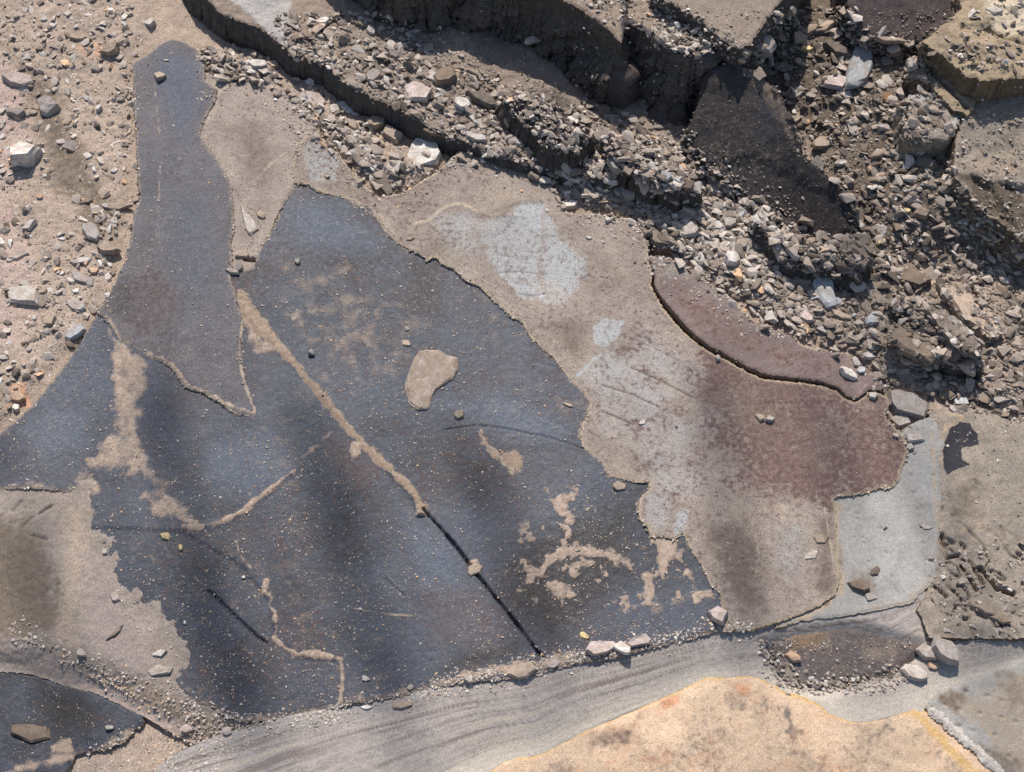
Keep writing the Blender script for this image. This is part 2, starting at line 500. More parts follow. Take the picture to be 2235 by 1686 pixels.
gl += inb * (0.0045 * fbm(gx1, gy1, 0.035, 21, 4, 0.6) + 0.0022 * np.abs(fbm(gx1, gy1, 0.012, 22, 3)))
inl = sst(-0.01, 0.03, sdf(gx1, gy1, w_(Z_LEFT)))
gl += inl * (0.0035 * fbm(gx1, gy1, 0.05, 31, 4, 0.6) + 0.0022 * np.abs(fbm(gx1, gy1, 0.010, 32, 3)))
for poly, h, w in (([(-200, 1380), (120, 1440), (320, 1525), (640, 1600), (640, 2000), (-200, 2000)], -0.0150, 0.012),
                   ([(620, 1600), (1000, 1530), (1300, 1460), (1650, 1380), (1850, 1350), (2500, 1350), (2500, 2200), (620, 2200)], -0.09, 0.03),
                   (M_POLY, -0.012, 0.015), (T_POLY, -0.014, 0.015)):
    gl += h * sst(0, w, sdf(gx1, gy1, w_(poly)))
gz[near] = gl
gm = {'m1': np.zeros(GX.shape), 'm2': np.zeros(GX.shape), 'm3': np.zeros(GX.shape)}
gmm = masks_on(gx1, gy1, P0, [
    ('m1', 'poly', [(-100, 130), (60, 130), (110, 170), (90, 300), (60, 460), (110, 600), (80, 760), (-100, 900)], dict(soft=60, k=0.55, nz=25, ns=90)),
    ('m2', 'poly', [(0, 90), (120, 170), (160, 260), (240, 420), (280, 480), (220, 560), (120, 420), (60, 250)], dict(soft=50, k=0.62, nz=25, ns=80)),
    ('m2', 'poly', Z_BAND, dict(soft=40, k=0.38, nz=25, ns=60)),
    ('m2', 'poly', [(p[0], p[1]) for p in Z_TR], dict(soft=40, k=0.78, nz=25, ns=60)),
    ('m3', 'poly', [(20, 840), (60, 840), (70, 890), (20, 900)], dict(soft=14, k=0.9, nz=8)),
    ('m3', 'poly', [(150, 110), (220, 90), (240, 130), (200, 140)], dict(soft=20, k=0.5, nz=8)),
], ['m1', 'm2', 'm3'], 77)
for k in gm: gm[k][near] = gmm[k]
ny_, nx_ = GX.shape
gi = np.arange(ny_ * nx_).reshape(ny_, nx_)
GF = np.stack([gi[:-1, :-1].ravel(), gi[:-1, 1:].ravel(), gi[1:, 1:].ravel(), gi[1:, :-1].ravel()], 1)
m_ground = rock_mat("sandy_ground", rgb(182, 163, 146), rgb(166, 148, 132), rgb(146, 128, 112),
                    [('m1', rgb(192, 168, 156), 0.7, 0.2), ('m2', rgb(120, 107, 93), 0.8, 0.26), ('m3', rgb(214, 168, 134), 0.6, 0.3)], grain=0.3, bump=0.9, rough=0.95, spec=0.1)
g = mesh_from("ground", np.stack([GX.ravel(), GY.ravel(), gz.ravel()], 1), GF, m_ground, {k: v.ravel() for k, v in gm.items()})
tag(g, "pale sandy ground showing between the rock slabs", "ground", None, 'structure')
raster(gx1, gy1, gl)

# ------------------------------------------------------------------ slab materials
SAND = rgb(184, 160, 134)
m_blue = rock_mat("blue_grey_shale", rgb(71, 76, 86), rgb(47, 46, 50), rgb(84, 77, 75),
                  [('m3', rgb(96, 75, 69), -1.2, 0.25), ('m5', rgb(92, 100, 112), 0.6, 0.5), ('m2', rgb(54, 50, 49), 0.5, 0.45), ('m1', rgb(170, 149, 131), 0.95, 0.24), ('m4', rgb(150, 128, 108), 0.6, 0.28)],  # m5 is a bluish sheen painted as colour
                  side=rgb(158, 142, 126), grain=0.25, streak=(38, 0.13), rough=0.57, spec=0.21, bump=0.65, vary=0.22, speck=(rgb(180, 160, 140), 0.16, 330))
m_tongue = rock_mat("purple_grey_shale", rgb(103, 102, 106), rgb(97, 89, 89), rgb(84, 81, 85),
                    [('m3', rgb(92, 80, 78), -0.7, 0.3), ('m2', rgb(74, 70, 70), 0.5, 0.4), ('m1', rgb(176, 155, 136), 0.95, 0.24), ('m4', rgb(86, 94, 108), 0.4, 0.4)],
                    side=rgb(176, 160, 142), grain=0.32, streak=(30, 0.14), rough=0.68, spec=0.2, bump=0.6, shift=3.1, vary=0.16, speck=(rgb(188, 168, 148), 0.13, 300))
m_tan = rock_mat("dusty_shale", rgb(163, 149, 137), rgb(148, 134, 123), rgb(128, 113, 103),
                 [('m1', rgb(174, 174, 172), 0.2, 0.3), ('m2', rgb(120, 97, 90), -1.15, 0.3), ('m3', rgb(104, 88, 77), 0.45, 0.33), ('m4', rgb(186, 169, 148), 0.6, 0.25)],
                 side=rgb(186, 166, 140), grain=0.27, streak=(-28, 0.16), rough=0.75, spec=0.2, bump=0.38, shift=5.7)
m_red = rock_mat("red_brown_shale", rgb(132, 114, 108), rgb(118, 100, 95), rgb(146, 128, 119),
                 [('m1', rgb(170, 152, 136), 0.7, 0.25), ('m2', rgb(146, 136, 126), 0.8, 0.3), ('m3', rgb(120, 91, 83), -1.2, 0.28)], side=rgb(140, 118, 104), grain=0.24, streak=(35, 0.14), rough=0.75, bump=0.5, shift=8.8)
m_mud = rock_mat("pale_grey_mudstone", rgb(168, 165, 158), rgb(158, 153, 146), rgb(150, 142, 134),
                 [('m1', rgb(182, 162, 138), 0.6, 0.25), ('m2', rgb(62, 61, 63), -0.7, 0.18), ('m3', rgb(128, 112, 96), 0.8, 0.3)], side=rgb(150, 136, 118), grain=0.2, rough=0.85, bump=0.45, shift=2.2, speck=(rgb(92, 88, 84), 0.09, 95))
m_brown = rock_mat("brown_lumpy_rock", rgb(158, 146, 132), rgb(144, 131, 117), rgb(124, 112, 99),
                   [('m1', rgb(186, 162, 136), 0.6, 0.3), ('m2', rgb(60, 58, 62), -0.6, 0.15), ('m3', rgb(104, 92, 78), 0.8, 0.3)], side=rgb(120, 104, 88), grain=0.28, rough=0.9, bump=0.8, shift=6.4)
m_dark = rock_mat("charcoal_shale", rgb(88, 81, 78), rgb(76, 72, 72), rgb(106, 96, 88),
                  [('m1', rgb(150, 132, 114), -1.0, 0.2), ('m2', rgb(76, 76, 82), 0.6, 0.3), ('m3', rgb(94, 78, 68), 0.6, 0.3)], side=rgb(96, 87, 80), grain=0.4, streak=(42, 0.22), rough=0.75, bump=0.9, shift=9.9, speck=(rgb(150, 132, 116), 0.14, 260))
m_coal = rock_mat("coal_dark_shale", rgb(70, 63, 60), rgb(58, 54, 54), rgb(88, 78, 71), [('m1', rgb(140, 123, 107), -1.0, 0.25), ('m2', rgb(62, 61, 66), 0.6, 0.3)], side=rgb(84, 76, 70), grain=0.4, streak=(42, 0.2), rough=0.75, bump=0.9, shift=9.2, speck=(rgb(150, 132, 116), 0.12, 260))
m_lens = rock_mat("dusty_dark_shale", rgb(112, 101, 95), rgb(96, 90, 90), rgb(132, 116, 102), [('m1', rgb(164, 146, 128), 0.9, 0.3), ('m3', rgb(136, 112, 86), 0.6, 0.35)], side=rgb(120, 106, 96), grain=0.32, rough=0.85, bump=0.8, shift=4.9)
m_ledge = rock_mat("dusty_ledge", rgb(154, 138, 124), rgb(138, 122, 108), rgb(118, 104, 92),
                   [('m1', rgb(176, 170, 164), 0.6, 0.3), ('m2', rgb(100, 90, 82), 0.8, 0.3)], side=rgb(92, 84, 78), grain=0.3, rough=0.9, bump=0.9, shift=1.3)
m_band = rock_mat("banded_shale_edge", rgb(174, 164, 156), rgb(162, 152, 144), rgb(186, 176, 166),
                  [('m1', rgb(186, 173, 158), 0.5, 0.45), ('m2', rgb(132, 119, 110), 0.5, 0.45), ('m3', rgb(168, 163, 158), 0.4, 0.4), ('m4', rgb(216, 204, 184), 0.4, 0.4)], side=rgb(150, 136, 120), grain=0.18, streak=(16, 0.16), rough=0.85, bump=0.55, shift=4.4)
m_orange = rock_mat("orange_sandstone", rgb(218, 190, 160), rgb(204, 176, 147), rgb(188, 158, 132),
                    [('m2', rgb(142, 130, 116), -0.9, 0.32), ('m3', rgb(214, 160, 124), 0.8, 0.35), ('m1', rgb(206, 168, 106), 0.35, 0.3), ('m4', rgb(126, 108, 96), 0.9, 0.28)], side=rgb(200, 160, 96), grain=0.22, rough=0.9, bump=0.8, shift=7.3)
m_white = rock_mat("white_crust", rgb(206, 198, 188), rgb(188, 177, 165), rgb(160, 148, 136), (), side=rgb(200, 186, 168), grain=0.3, rough=0.95, bump=1.0, shift=0.9)
m_yellow = rock_mat("yellow_tan_rock", rgb(172, 153, 126), rgb(152, 134, 110), rgb(124, 108, 92), [('m1', rgb(206, 190, 164), 0.7, 0.3), ('m2', rgb(120, 104, 90), 0.8, 0.3)], side=rgb(128, 110, 88), grain=0.32, rough=0.92, bump=1.0, shift=2.9)
m_purple = rock_mat("purple_brown_shale", rgb(92, 80, 77), rgb(82, 72, 70), rgb(110, 96, 90), [('m1', rgb(150, 134, 118), -0.9, 0.25)], side=rgb(80, 70, 66), grain=0.3, rough=0.8, bump=0.8, shift=3.7, speck=(rgb(150, 132, 120), 0.12, 240))

# ------------------------------------------------------------------ slabs, lowest first
slab("rock_slab", [(-100, 980), (100, 1000), (250, 980), (420, 1100), (600, 1500), (700, 1560), (600, 1600), (540, 1640), (470, 1634), (400, 1607), (312, 1557), (255, 1527), (190, 1500), (114, 1481), (76, 1465), (30, 1458), (-100, 1444)], (0.0108, 0, 0), 0.012, rock_mat(
    "sandy_shale", rgb(156, 143, 132), rgb(142, 130, 121), rgb(120, 107, 97), [('m1', rgb(182, 160, 138), 0.8, 0.4), ('m2', rgb(126, 112, 98), 0.7, 0.35), ('m3', rgb(152, 138, 130), 0.4, 0.3), ('m4', rgb(176, 158, 146), 0.5, 0.4)], side=rgb(168, 148, 132), grain=0.26, rough=0.9, bump=0.7, shift=1.1),
     "sandy grey shelf of rock wrapped around the rounded lower lobe of the blue slab", "rock slab", jag=2.5, edge=(0.044, 0.0200), rel=((0.06, 0.0014, 4), (0.02, 0.0010, 3), (0.006, 0.0007, 3)), seed=12, out=0.2,
     specs=[('m2', 'poly', [(-100, 1130), (70, 1140), (125, 1250), (120, 1370), (40, 1410), (-100, 1380)], dict(soft=45, k=0.95, nz=30)), ('m1', 'poly', [(150, 1090), (195, 1100), (190, 1190), (170, 1300), (160, 1420), (110, 1410), (130, 1250), (140, 1150)], dict(soft=40, k=0.6, nz=25)),
            ('m1', 'poly', [(150, 1430), (260, 1480), (340, 1490), (420, 1540), (540, 1590), (640, 1570), (600, 1640), (400, 1600), (240, 1505)], dict(soft=20, k=0.8, nz=14)),
            ('m3', 'poly', [(170, 1340), (230, 1260), (300, 1380), (350, 1470), (280, 1480), (190, 1420)], dict(soft=30, k=0.7, nz=10)),
            ('m4', 'line', [(-100, 1370), (30, 1410), (130, 1450), (240, 1508), (340, 1560), (440, 1612)], dict(w=30, soft=20, k=0.9)), ('m2', 'line', [(-100, 1375), (30, 1424), (130, 1464), (240, 1522)], dict(w=5, soft=6, k=0.6))],
     heights=[('line', [(30, 1115), (45, 1095)], dict(w=5, soft=5), -0.003), ('line', [(85, 1122), (112, 1105)], dict(w=5, soft=4), -0.004), ('line', [(50, 1150), (68, 1130)], dict(w=4, soft=4), -0.003), ('line', [(70, 1170), (100, 1178)], dict(w=4, soft=4), -0.003)])
slab("rock_slab", [(-100, 1455), (30, 1463), (49, 1467), (76, 1470), (114, 1486), (190, 1505), (255, 1532), (312, 1562), (315, 1578), (298, 1591), (271, 1621), (217, 1637), (168, 1648), (120, 1740), (-100, 1740)], (-0.0095, 0, 0), 0.02, m_blue,
     "small blue-black slab below the pale rounded ledge, carrying a brown chip", "rock slab", jag=4, rel=((0.08, 0.001, 3), (0.006, 0.0003, 3)), seed=19,
     specs=[('m1', 'line', [(-20, 1700), (110, 1660), (220, 1640), (300, 1595)], dict(w=16, soft=18, k=0.8, nz=12)), ('m1', 'poly', [(110, 1630), (150, 1610), (160, 1640), (125, 1650)], dict(soft=8, k=0.7, nz=8)), ('m2', 'poly', [(80, 1480), (180, 1510), (220, 1560), (180, 1600), (110, 1600), (90, 1540)], dict(soft=45, k=0.8)), ('m3', 'poly', [(60, 1480), (300, 1560), (250, 1620), (60, 1600)], dict(soft=40, k=0.35))])


def m_extra(x, y, z, s, at, pl):
    z = z + 0.0016 * np.sin((x * 0.97 + y * 0.25 + 0.05 * fbm(x, y, 0.25, 8, 2)) * 2 * math.pi / 0.15)      # slow swells across the bedding
    d = np.zeros(x.shape)
    P = px_plane([(560, 560), (760, 560), (960, 700), (900, 830), (760, 840), (600, 700)], pl)
    d = 0.40 * sst(-0.03, 0.03, sdf(x, y, P) + 0.02 * fbm(x, y, 0.04, 13, 3))
    bl = fbm(x, y, 0.016, 61, 4, 0.62)
    P = px_plane([(1105, 1240), (1150, 1130), (1200, 1070), (1280, 1065), (1310, 1180), (1400, 1200), (1450, 1175), (1500, 1210), (1520, 1290), (1440, 1330), (1330, 1340), (1200, 1320), (1130, 1300)], pl)
    k = sst(-0.02, 0.012, sdf(x, y, P))
    d = np.maximum(d, k * sst(0.10, 0.34, bl + 0.2 * fbm(x, y, 0.06, 62, 2)) * 0.8)
    k2 = sst(-0.01, 0.12, s) * 0
    at['m1'] = np.maximum(at['m1'], d)
    at['m3'] = np.maximum(at['m3'], 0.33 + 0.22 * fbm(x, y, 0.09, 64, 3))
    at['m1'] = np.maximum(at['m1'] * (0.88 + 0.42 * fbm(x, y, 0.014, 66, 3)), 0.21 + 0.17 * fbm(x, y, 0.07, 65, 4))
    z = z + 0.0006 * sst(0.45, 0.75, at['m1'])
    at['m5'] = np.maximum(at['m5'], 0.30 + 0.4 * fbm(x, y, 0.11, 67, 4))  # uneven painted sheen over the whole slab
    return z


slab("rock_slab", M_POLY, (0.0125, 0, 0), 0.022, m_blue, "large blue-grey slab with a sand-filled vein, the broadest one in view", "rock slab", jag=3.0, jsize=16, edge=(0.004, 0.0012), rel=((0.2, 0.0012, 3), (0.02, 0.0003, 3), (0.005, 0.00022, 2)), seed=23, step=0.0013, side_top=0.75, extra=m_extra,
     specs=[
         ('m4', 'line', [(522, 640), (545, 685), (590, 740), (640, 790), (680, 838), (725, 890), (770, 945), (825, 1000), (880, 1050), (912, 1088), (922, 1115)], dict(w=[20, 38, 27, 18, 17, 17, 16, 15, 15, 16, 17], soft=7, nz=9, ns=16, k=0.95)),
         ('m1', 'poly', [(515, 635), (535, 640), (580, 720), (600, 770), (560, 775), (540, 740), (528, 690)], dict(soft=14, k=0.8, nz=8)),
         ('m1', 'poly', [(905, 1100), (930, 1105), (930, 1128), (908, 1130)], dict(soft=4, nz=4)),
         ('m1', 'poly', [(1018, 1225), (1040, 1220), (1052, 1240), (1050, 1262), (1030, 1250)], dict(soft=4, nz=3)),
         ('m1', 'line', [(400, 1150), (440, 1150), (480, 1140), (530, 1115), (580, 1078), (640, 1030)], dict(w=[12, 12, 12, 14, 13, 4], soft=6, nz=6, k=0.9)),
         ('m1', 'line', [(515, 1160), (520, 1210), (548, 1240)], dict(w=4, soft=4, nz=3, k=0.7)),
         ('m1', 'line', [(580, 1268), (576, 1290), (592, 1305), (584, 1322), (600, 1335), (602, 1375), (598, 1390), (620, 1412), (650, 1428), (690, 1428), (744, 1440), (748, 1490), (742, 1530), (746, 1555)], dict(w=[12, 10, 6, 6, 7, 6, 14, 8, 10, 16, 6, 8, 10, 16], soft=4, nz=4, ns=10, k=0.95)),
         ('m1', 'line', [(745, 1324), (800, 1333), (860, 1341), (920, 1345)], dict(w=[2, 4, 6, 4], soft=4, nz=3, k=0.85)),
         ('m1', 'poly', [(232, 700), (265, 745), (312, 778), (330, 830), (306, 890), (308, 950), (330, 1000), (345, 1040), (400, 1095), (420, 1130), (360, 1120), (320, 1060), (300, 1035), (205, 1030), (180, 1062), (150, 1060), (205, 985), (240, 940), (252, 880), (240, 780)], dict(soft=16, nz=18, ns=25, k=0.72)),
         ('m4', 'line', [(345, 795), (385, 815), (410, 850), (450, 868), (490, 895), (560, 915)], dict(w=6, soft=8, nz=6, k=0.4)),
         ('m1', 'poly', [(310, 1080), (350, 1085), (420, 1120), (440, 1145), (400, 1150), (340, 1125)], dict(soft=14, nz=22, ns=14, k=0.75)),
         ('m1', 'poly', [(1200, 1090), (1245, 1075), (1262, 1080), (1240, 1098), (1240, 1130), (1222, 1130), (1210, 1110)], dict(soft=5, nz=10, ns=10)),
         ('m1', 'line', [(1180, 1250), (1205, 1215), (1260, 1200), (1320, 1210), (1380, 1235)], dict(w=[14, 22, 24, 20, 10], soft=8, nz=14, ns=14, k=0.95)),
         ('m1', 'poly', [(1400, 1250), (1425, 1245), (1430, 1300), (1415, 1325), (1405, 1300)], dict(soft=5, nz=7, ns=12)),
         ('m1', 'poly', [(1412, 1170), (1475, 1178), (1480, 1200), (1460, 1225), (1450, 1260), (1435, 1245), (1440, 1205)], dict(soft=5, nz=9, ns=12)),
         ('m1', 'poly', [(1510, 1298), (1530, 1290), (1555, 1285), (1560, 1308), (1540, 1305), (1515, 1318)], dict(soft=4, nz=6, ns=10)),
         ('m1', 'poly', [(1195, 1270), (1215, 1262), (1260, 1300), (1240, 1310), (1200, 1300)], dict(soft=6, nz=10, ns=14, k=0.9)),
         ('m1', 'line', [(1048, 945), (1065, 975), (1090, 1000), (1120, 1030)], dict(w=[8, 16, 20, 10], soft=6, nz=9, ns=12, k=0.9)),
         ('m4', 'poly', [(1090, 985), (1125, 980), (1145, 1005), (1135, 1030), (1105, 1020)], dict(soft=8, nz=8, ns=12, k=0.8)),
         ('m1', 'poly', [(770, 962), (790, 970), (788, 990), (768, 1005), (762, 985)], dict(soft=5, nz=6, k=0.9)),
         ('m1', 'line', [(660, 1000), (700, 965), (720, 945)], dict(w=10, soft=8, nz=8, ns=10, k=0.7)),
         ('m1', 'line', [(760, 845), (775, 870), (778, 880)], dict(w=5, soft=5, nz=5, k=0.7)), ('m1', 'line', [(800, 680), (790, 740), (775, 800)], dict(w=4, soft=6, nz=6, ns=8, k=0.6)),
         ('m1', 'poly', [(620, 690), (650, 670), (660, 690), (640, 705)], dict(soft=8, nz=10, k=0.7)),
         ('m1', 'line', [(480, 1580), (600, 1580), (760, 1545), (900, 1515)], dict(w=26, soft=26, nz=20, ns=14, k=0.75)), ('m1', 'line', [(930, 1505), (1010, 1480), (1150, 1455), (1250, 1440)], dict(w=22, soft=12, nz=14, ns=14, k=0.9)),
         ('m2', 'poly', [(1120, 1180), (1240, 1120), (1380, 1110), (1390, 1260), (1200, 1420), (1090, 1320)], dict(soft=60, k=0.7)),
         ('m2', 'poly', [(1020, 1010), (1070, 1010), (1060, 1090), (1030, 1090)], dict(soft=30, k=0.6)), ('m2', 'poly', [(880, 560), (960, 580), (960, 680), (890, 700)], dict(soft=45, k=0.55)), ('m2', 'poly', [(1000, 1420), (1150, 1390), (1100, 1460), (950, 1480)], dict(soft=40, k=0.7)),  # m2 patches: soft bands of shade painted into the slab's colour
         ('m5', 'poly', [(610, 440), (700, 420), (840, 520), (820, 560), (640, 540)], dict(soft=60, k=0.75)), ('m5', 'poly', [(940, 880), (1100, 840), (1260, 930), (1240, 980), (1080, 960)], dict(soft=60, k=0.85)), ('m5', 'poly', [(430, 960), (600, 920), (660, 1040), (560, 1100), (440, 1060)], dict(soft=60, k=0.7)),  # m5 zones: bluish sheen put into the colour
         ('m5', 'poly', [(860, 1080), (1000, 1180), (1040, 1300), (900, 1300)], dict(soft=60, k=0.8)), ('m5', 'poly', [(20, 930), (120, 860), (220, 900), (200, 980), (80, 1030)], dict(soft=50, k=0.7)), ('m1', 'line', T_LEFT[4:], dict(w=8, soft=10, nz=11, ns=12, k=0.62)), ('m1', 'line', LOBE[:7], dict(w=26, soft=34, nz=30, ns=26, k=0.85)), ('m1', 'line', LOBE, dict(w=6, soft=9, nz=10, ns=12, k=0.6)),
         ('m3', 'poly', [(900, 1250), (1050, 1260), (1170, 1400), (1060, 1450), (920, 1420)], dict(soft=50, k=0.62)), ('m3', 'poly', [(700, 880), (850, 1020), (800, 1100), (680, 1000)], dict(soft=50, k=0.55)),
     ],
     heights=[('line', [(925, 1115), (960, 1152), (1000, 1200), (1035, 1246), (1070, 1290), (1110, 1338), (1150, 1390), (1185, 1435)], dict(w=3.8, soft=2.6, nz=2.5, ns=26), -0.0080),
              ('line', [(455, 1288), (500, 1332), (560, 1388), (580, 1400)], dict(w=3.4, soft=2.6), -0.005),
              ('line', [(540, 690), (590, 740), (640, 790), (725, 890), (825, 1000), (912, 1088), (920, 1112)], dict(w=[20, 16, 12, 12, 11, 12, 12], soft=11, nz=7), 0.0010),
              ('poly', [(908, 1108), (928, 1106), (928, 1126), (910, 1128)], dict(soft=3), 0.004),
              ('line', [(975, 940), (1040, 930), (1100, 935), (1200, 955), (1270, 980)], dict(w=1.5, soft=2.2), -0.0022),
              ('line', [(640, 1030), (580, 1078), (530, 1115), (480, 1140), (400, 1150)], dict(w=10, soft=9), 0.0014),
              ('poly', [(600, 1390), (650, 1432), (744, 1443), (746, 1560), (500, 1620), (300, 1500), (190, 1150), (400, 1160), (520, 1230), (590, 1310)], dict(soft=6), -0.0012),
              ('line', [(840, 1262), (882, 1300)], dict(w=1.5, soft=2.0), -0.002)])

slab("rock_slab", [(430, 150), (475, 170), (520, 165), (580, 170), (640, 205), (690, 260), (700, 300), (665, 340), (650, 400), (600, 480), (560, 590), (520, 660), (490, 560), (470, 420), (430, 300), (440, 220)], (0.0115, 0, 0), 0.02, m_tan,
     "dusty tan wedge of rock pinched between the dark tongue and the blue slab", "rock slab", jag=2.5, rel=((0.05, 0.0012, 4), (0.01, 0.0007, 3)), seed=31, edge=(0.004, 0.001), side_top=0.6,
     specs=[('m4', 'poly', [(430, 170), (500, 180), (450, 300), (500, 400), (515, 560), (480, 560)], dict(soft=22, k=0.6, nz=14)), ('m3', 'poly', [(480, 260), (600, 250), (620, 380), (560, 450), (520, 360)], dict(soft=50, k=0.5)), ('m4', 'line', [(700, 300), (640, 320), (590, 360), (560, 390)], dict(w=6, soft=8, nz=6, k=0.7))],
     heights=[('line', [(536, 566), (556, 567)], dict(w=9, soft=3), -0.010), ('line', [(650, 320), (640, 400), (600, 480), (565, 556)], dict(w=16, soft=14), 0.0030)])
slab("rock_slab", TONGUE, (0.0152, 0, 0), 0.014, m_tongue, "purple-grey tongue-shaped slab tapering upwards beside the sandy rubble", "rock slab", jag=2.6, jsize=14, edge=(0.004, 0.0012), rel=((0.15, 0.0012, 3), (0.012, 0.0003, 3)), seed=37, step=0.0013, side_top=0.6,
     specs=[('m1', 'line', [(232, 690), (262, 738), (312, 768), (355, 782), (385, 806), (408, 842), (452, 855), (490, 880), (555, 902), (556, 880), (538, 850), (525, 800)], dict(w=8, soft=6, nz=7, ns=14, k=0.75)),
            ('m1', 'line', [(336, 180), (345, 260), (350, 350), (346, 450), (342, 520)], dict(w=3, soft=4, nz=5, ns=10, k=0.62)), ('m1', 'line', [(528, 700), (524, 760), (540, 850), (555, 900)], dict(w=5, soft=5, nz=5, ns=10, k=0.85)),
            ('m4', 'poly', [(350, 90), (440, 130), (450, 230), (400, 330), (350, 250), (330, 150)], dict(soft=50, k=0.6)), ('m4', 'poly', [(360, 420), (480, 400), (480, 620), (400, 700), (350, 560)], dict(soft=70, k=0.45)),
            ('m3', 'poly', [(220, 640), (330, 560), (420, 640), (380, 740), (280, 740)], dict(soft=50, k=0.6)), ('m2', 'poly', [(225, 640), (290, 600), (300, 700), (240, 700)], dict(soft=35, k=0.6))])


def t_extra(x, y, z, s, at, pl):
    P = px_plane([(1240, 800), (1330, 720), (1420, 690), (1520, 780), (1590, 860), (1600, 1000), (1560, 1100), (1420, 1130), (1400, 1060), (1290, 980)], pl)
    k = sst(-0.02, 0.03, sdf(x, y, P))
    at['m2'] = np.maximum(at['m2'], k * (0.47 + 0.5 * fbm(x, y, 0.03, 71, 4, 0.65)))
    at['m1'] = np.maximum(at['m1'], k * (0.42 + 0.3 * fbm(x, y, 0.05, 73, 3)))
    at['m2'] = at['m2'] * (0.80 + 0.42 * fbm(x, y, 0.022, 74, 4, 0.65))
    at['m2'] = np.maximum(at['m2'], 0.28 + 0.2 * fbm(x, y, 0.05, 75, 4))
    at['m4'] = np.maximum(at['m4'], 0.24 + 0.3 * fbm(x, y, 0.06, 76, 4))
    at['m3'] = np.maximum(at['m3'], 0.24 + 0.3 * fbm(x, y, 0.09, 77, 4))
    return z


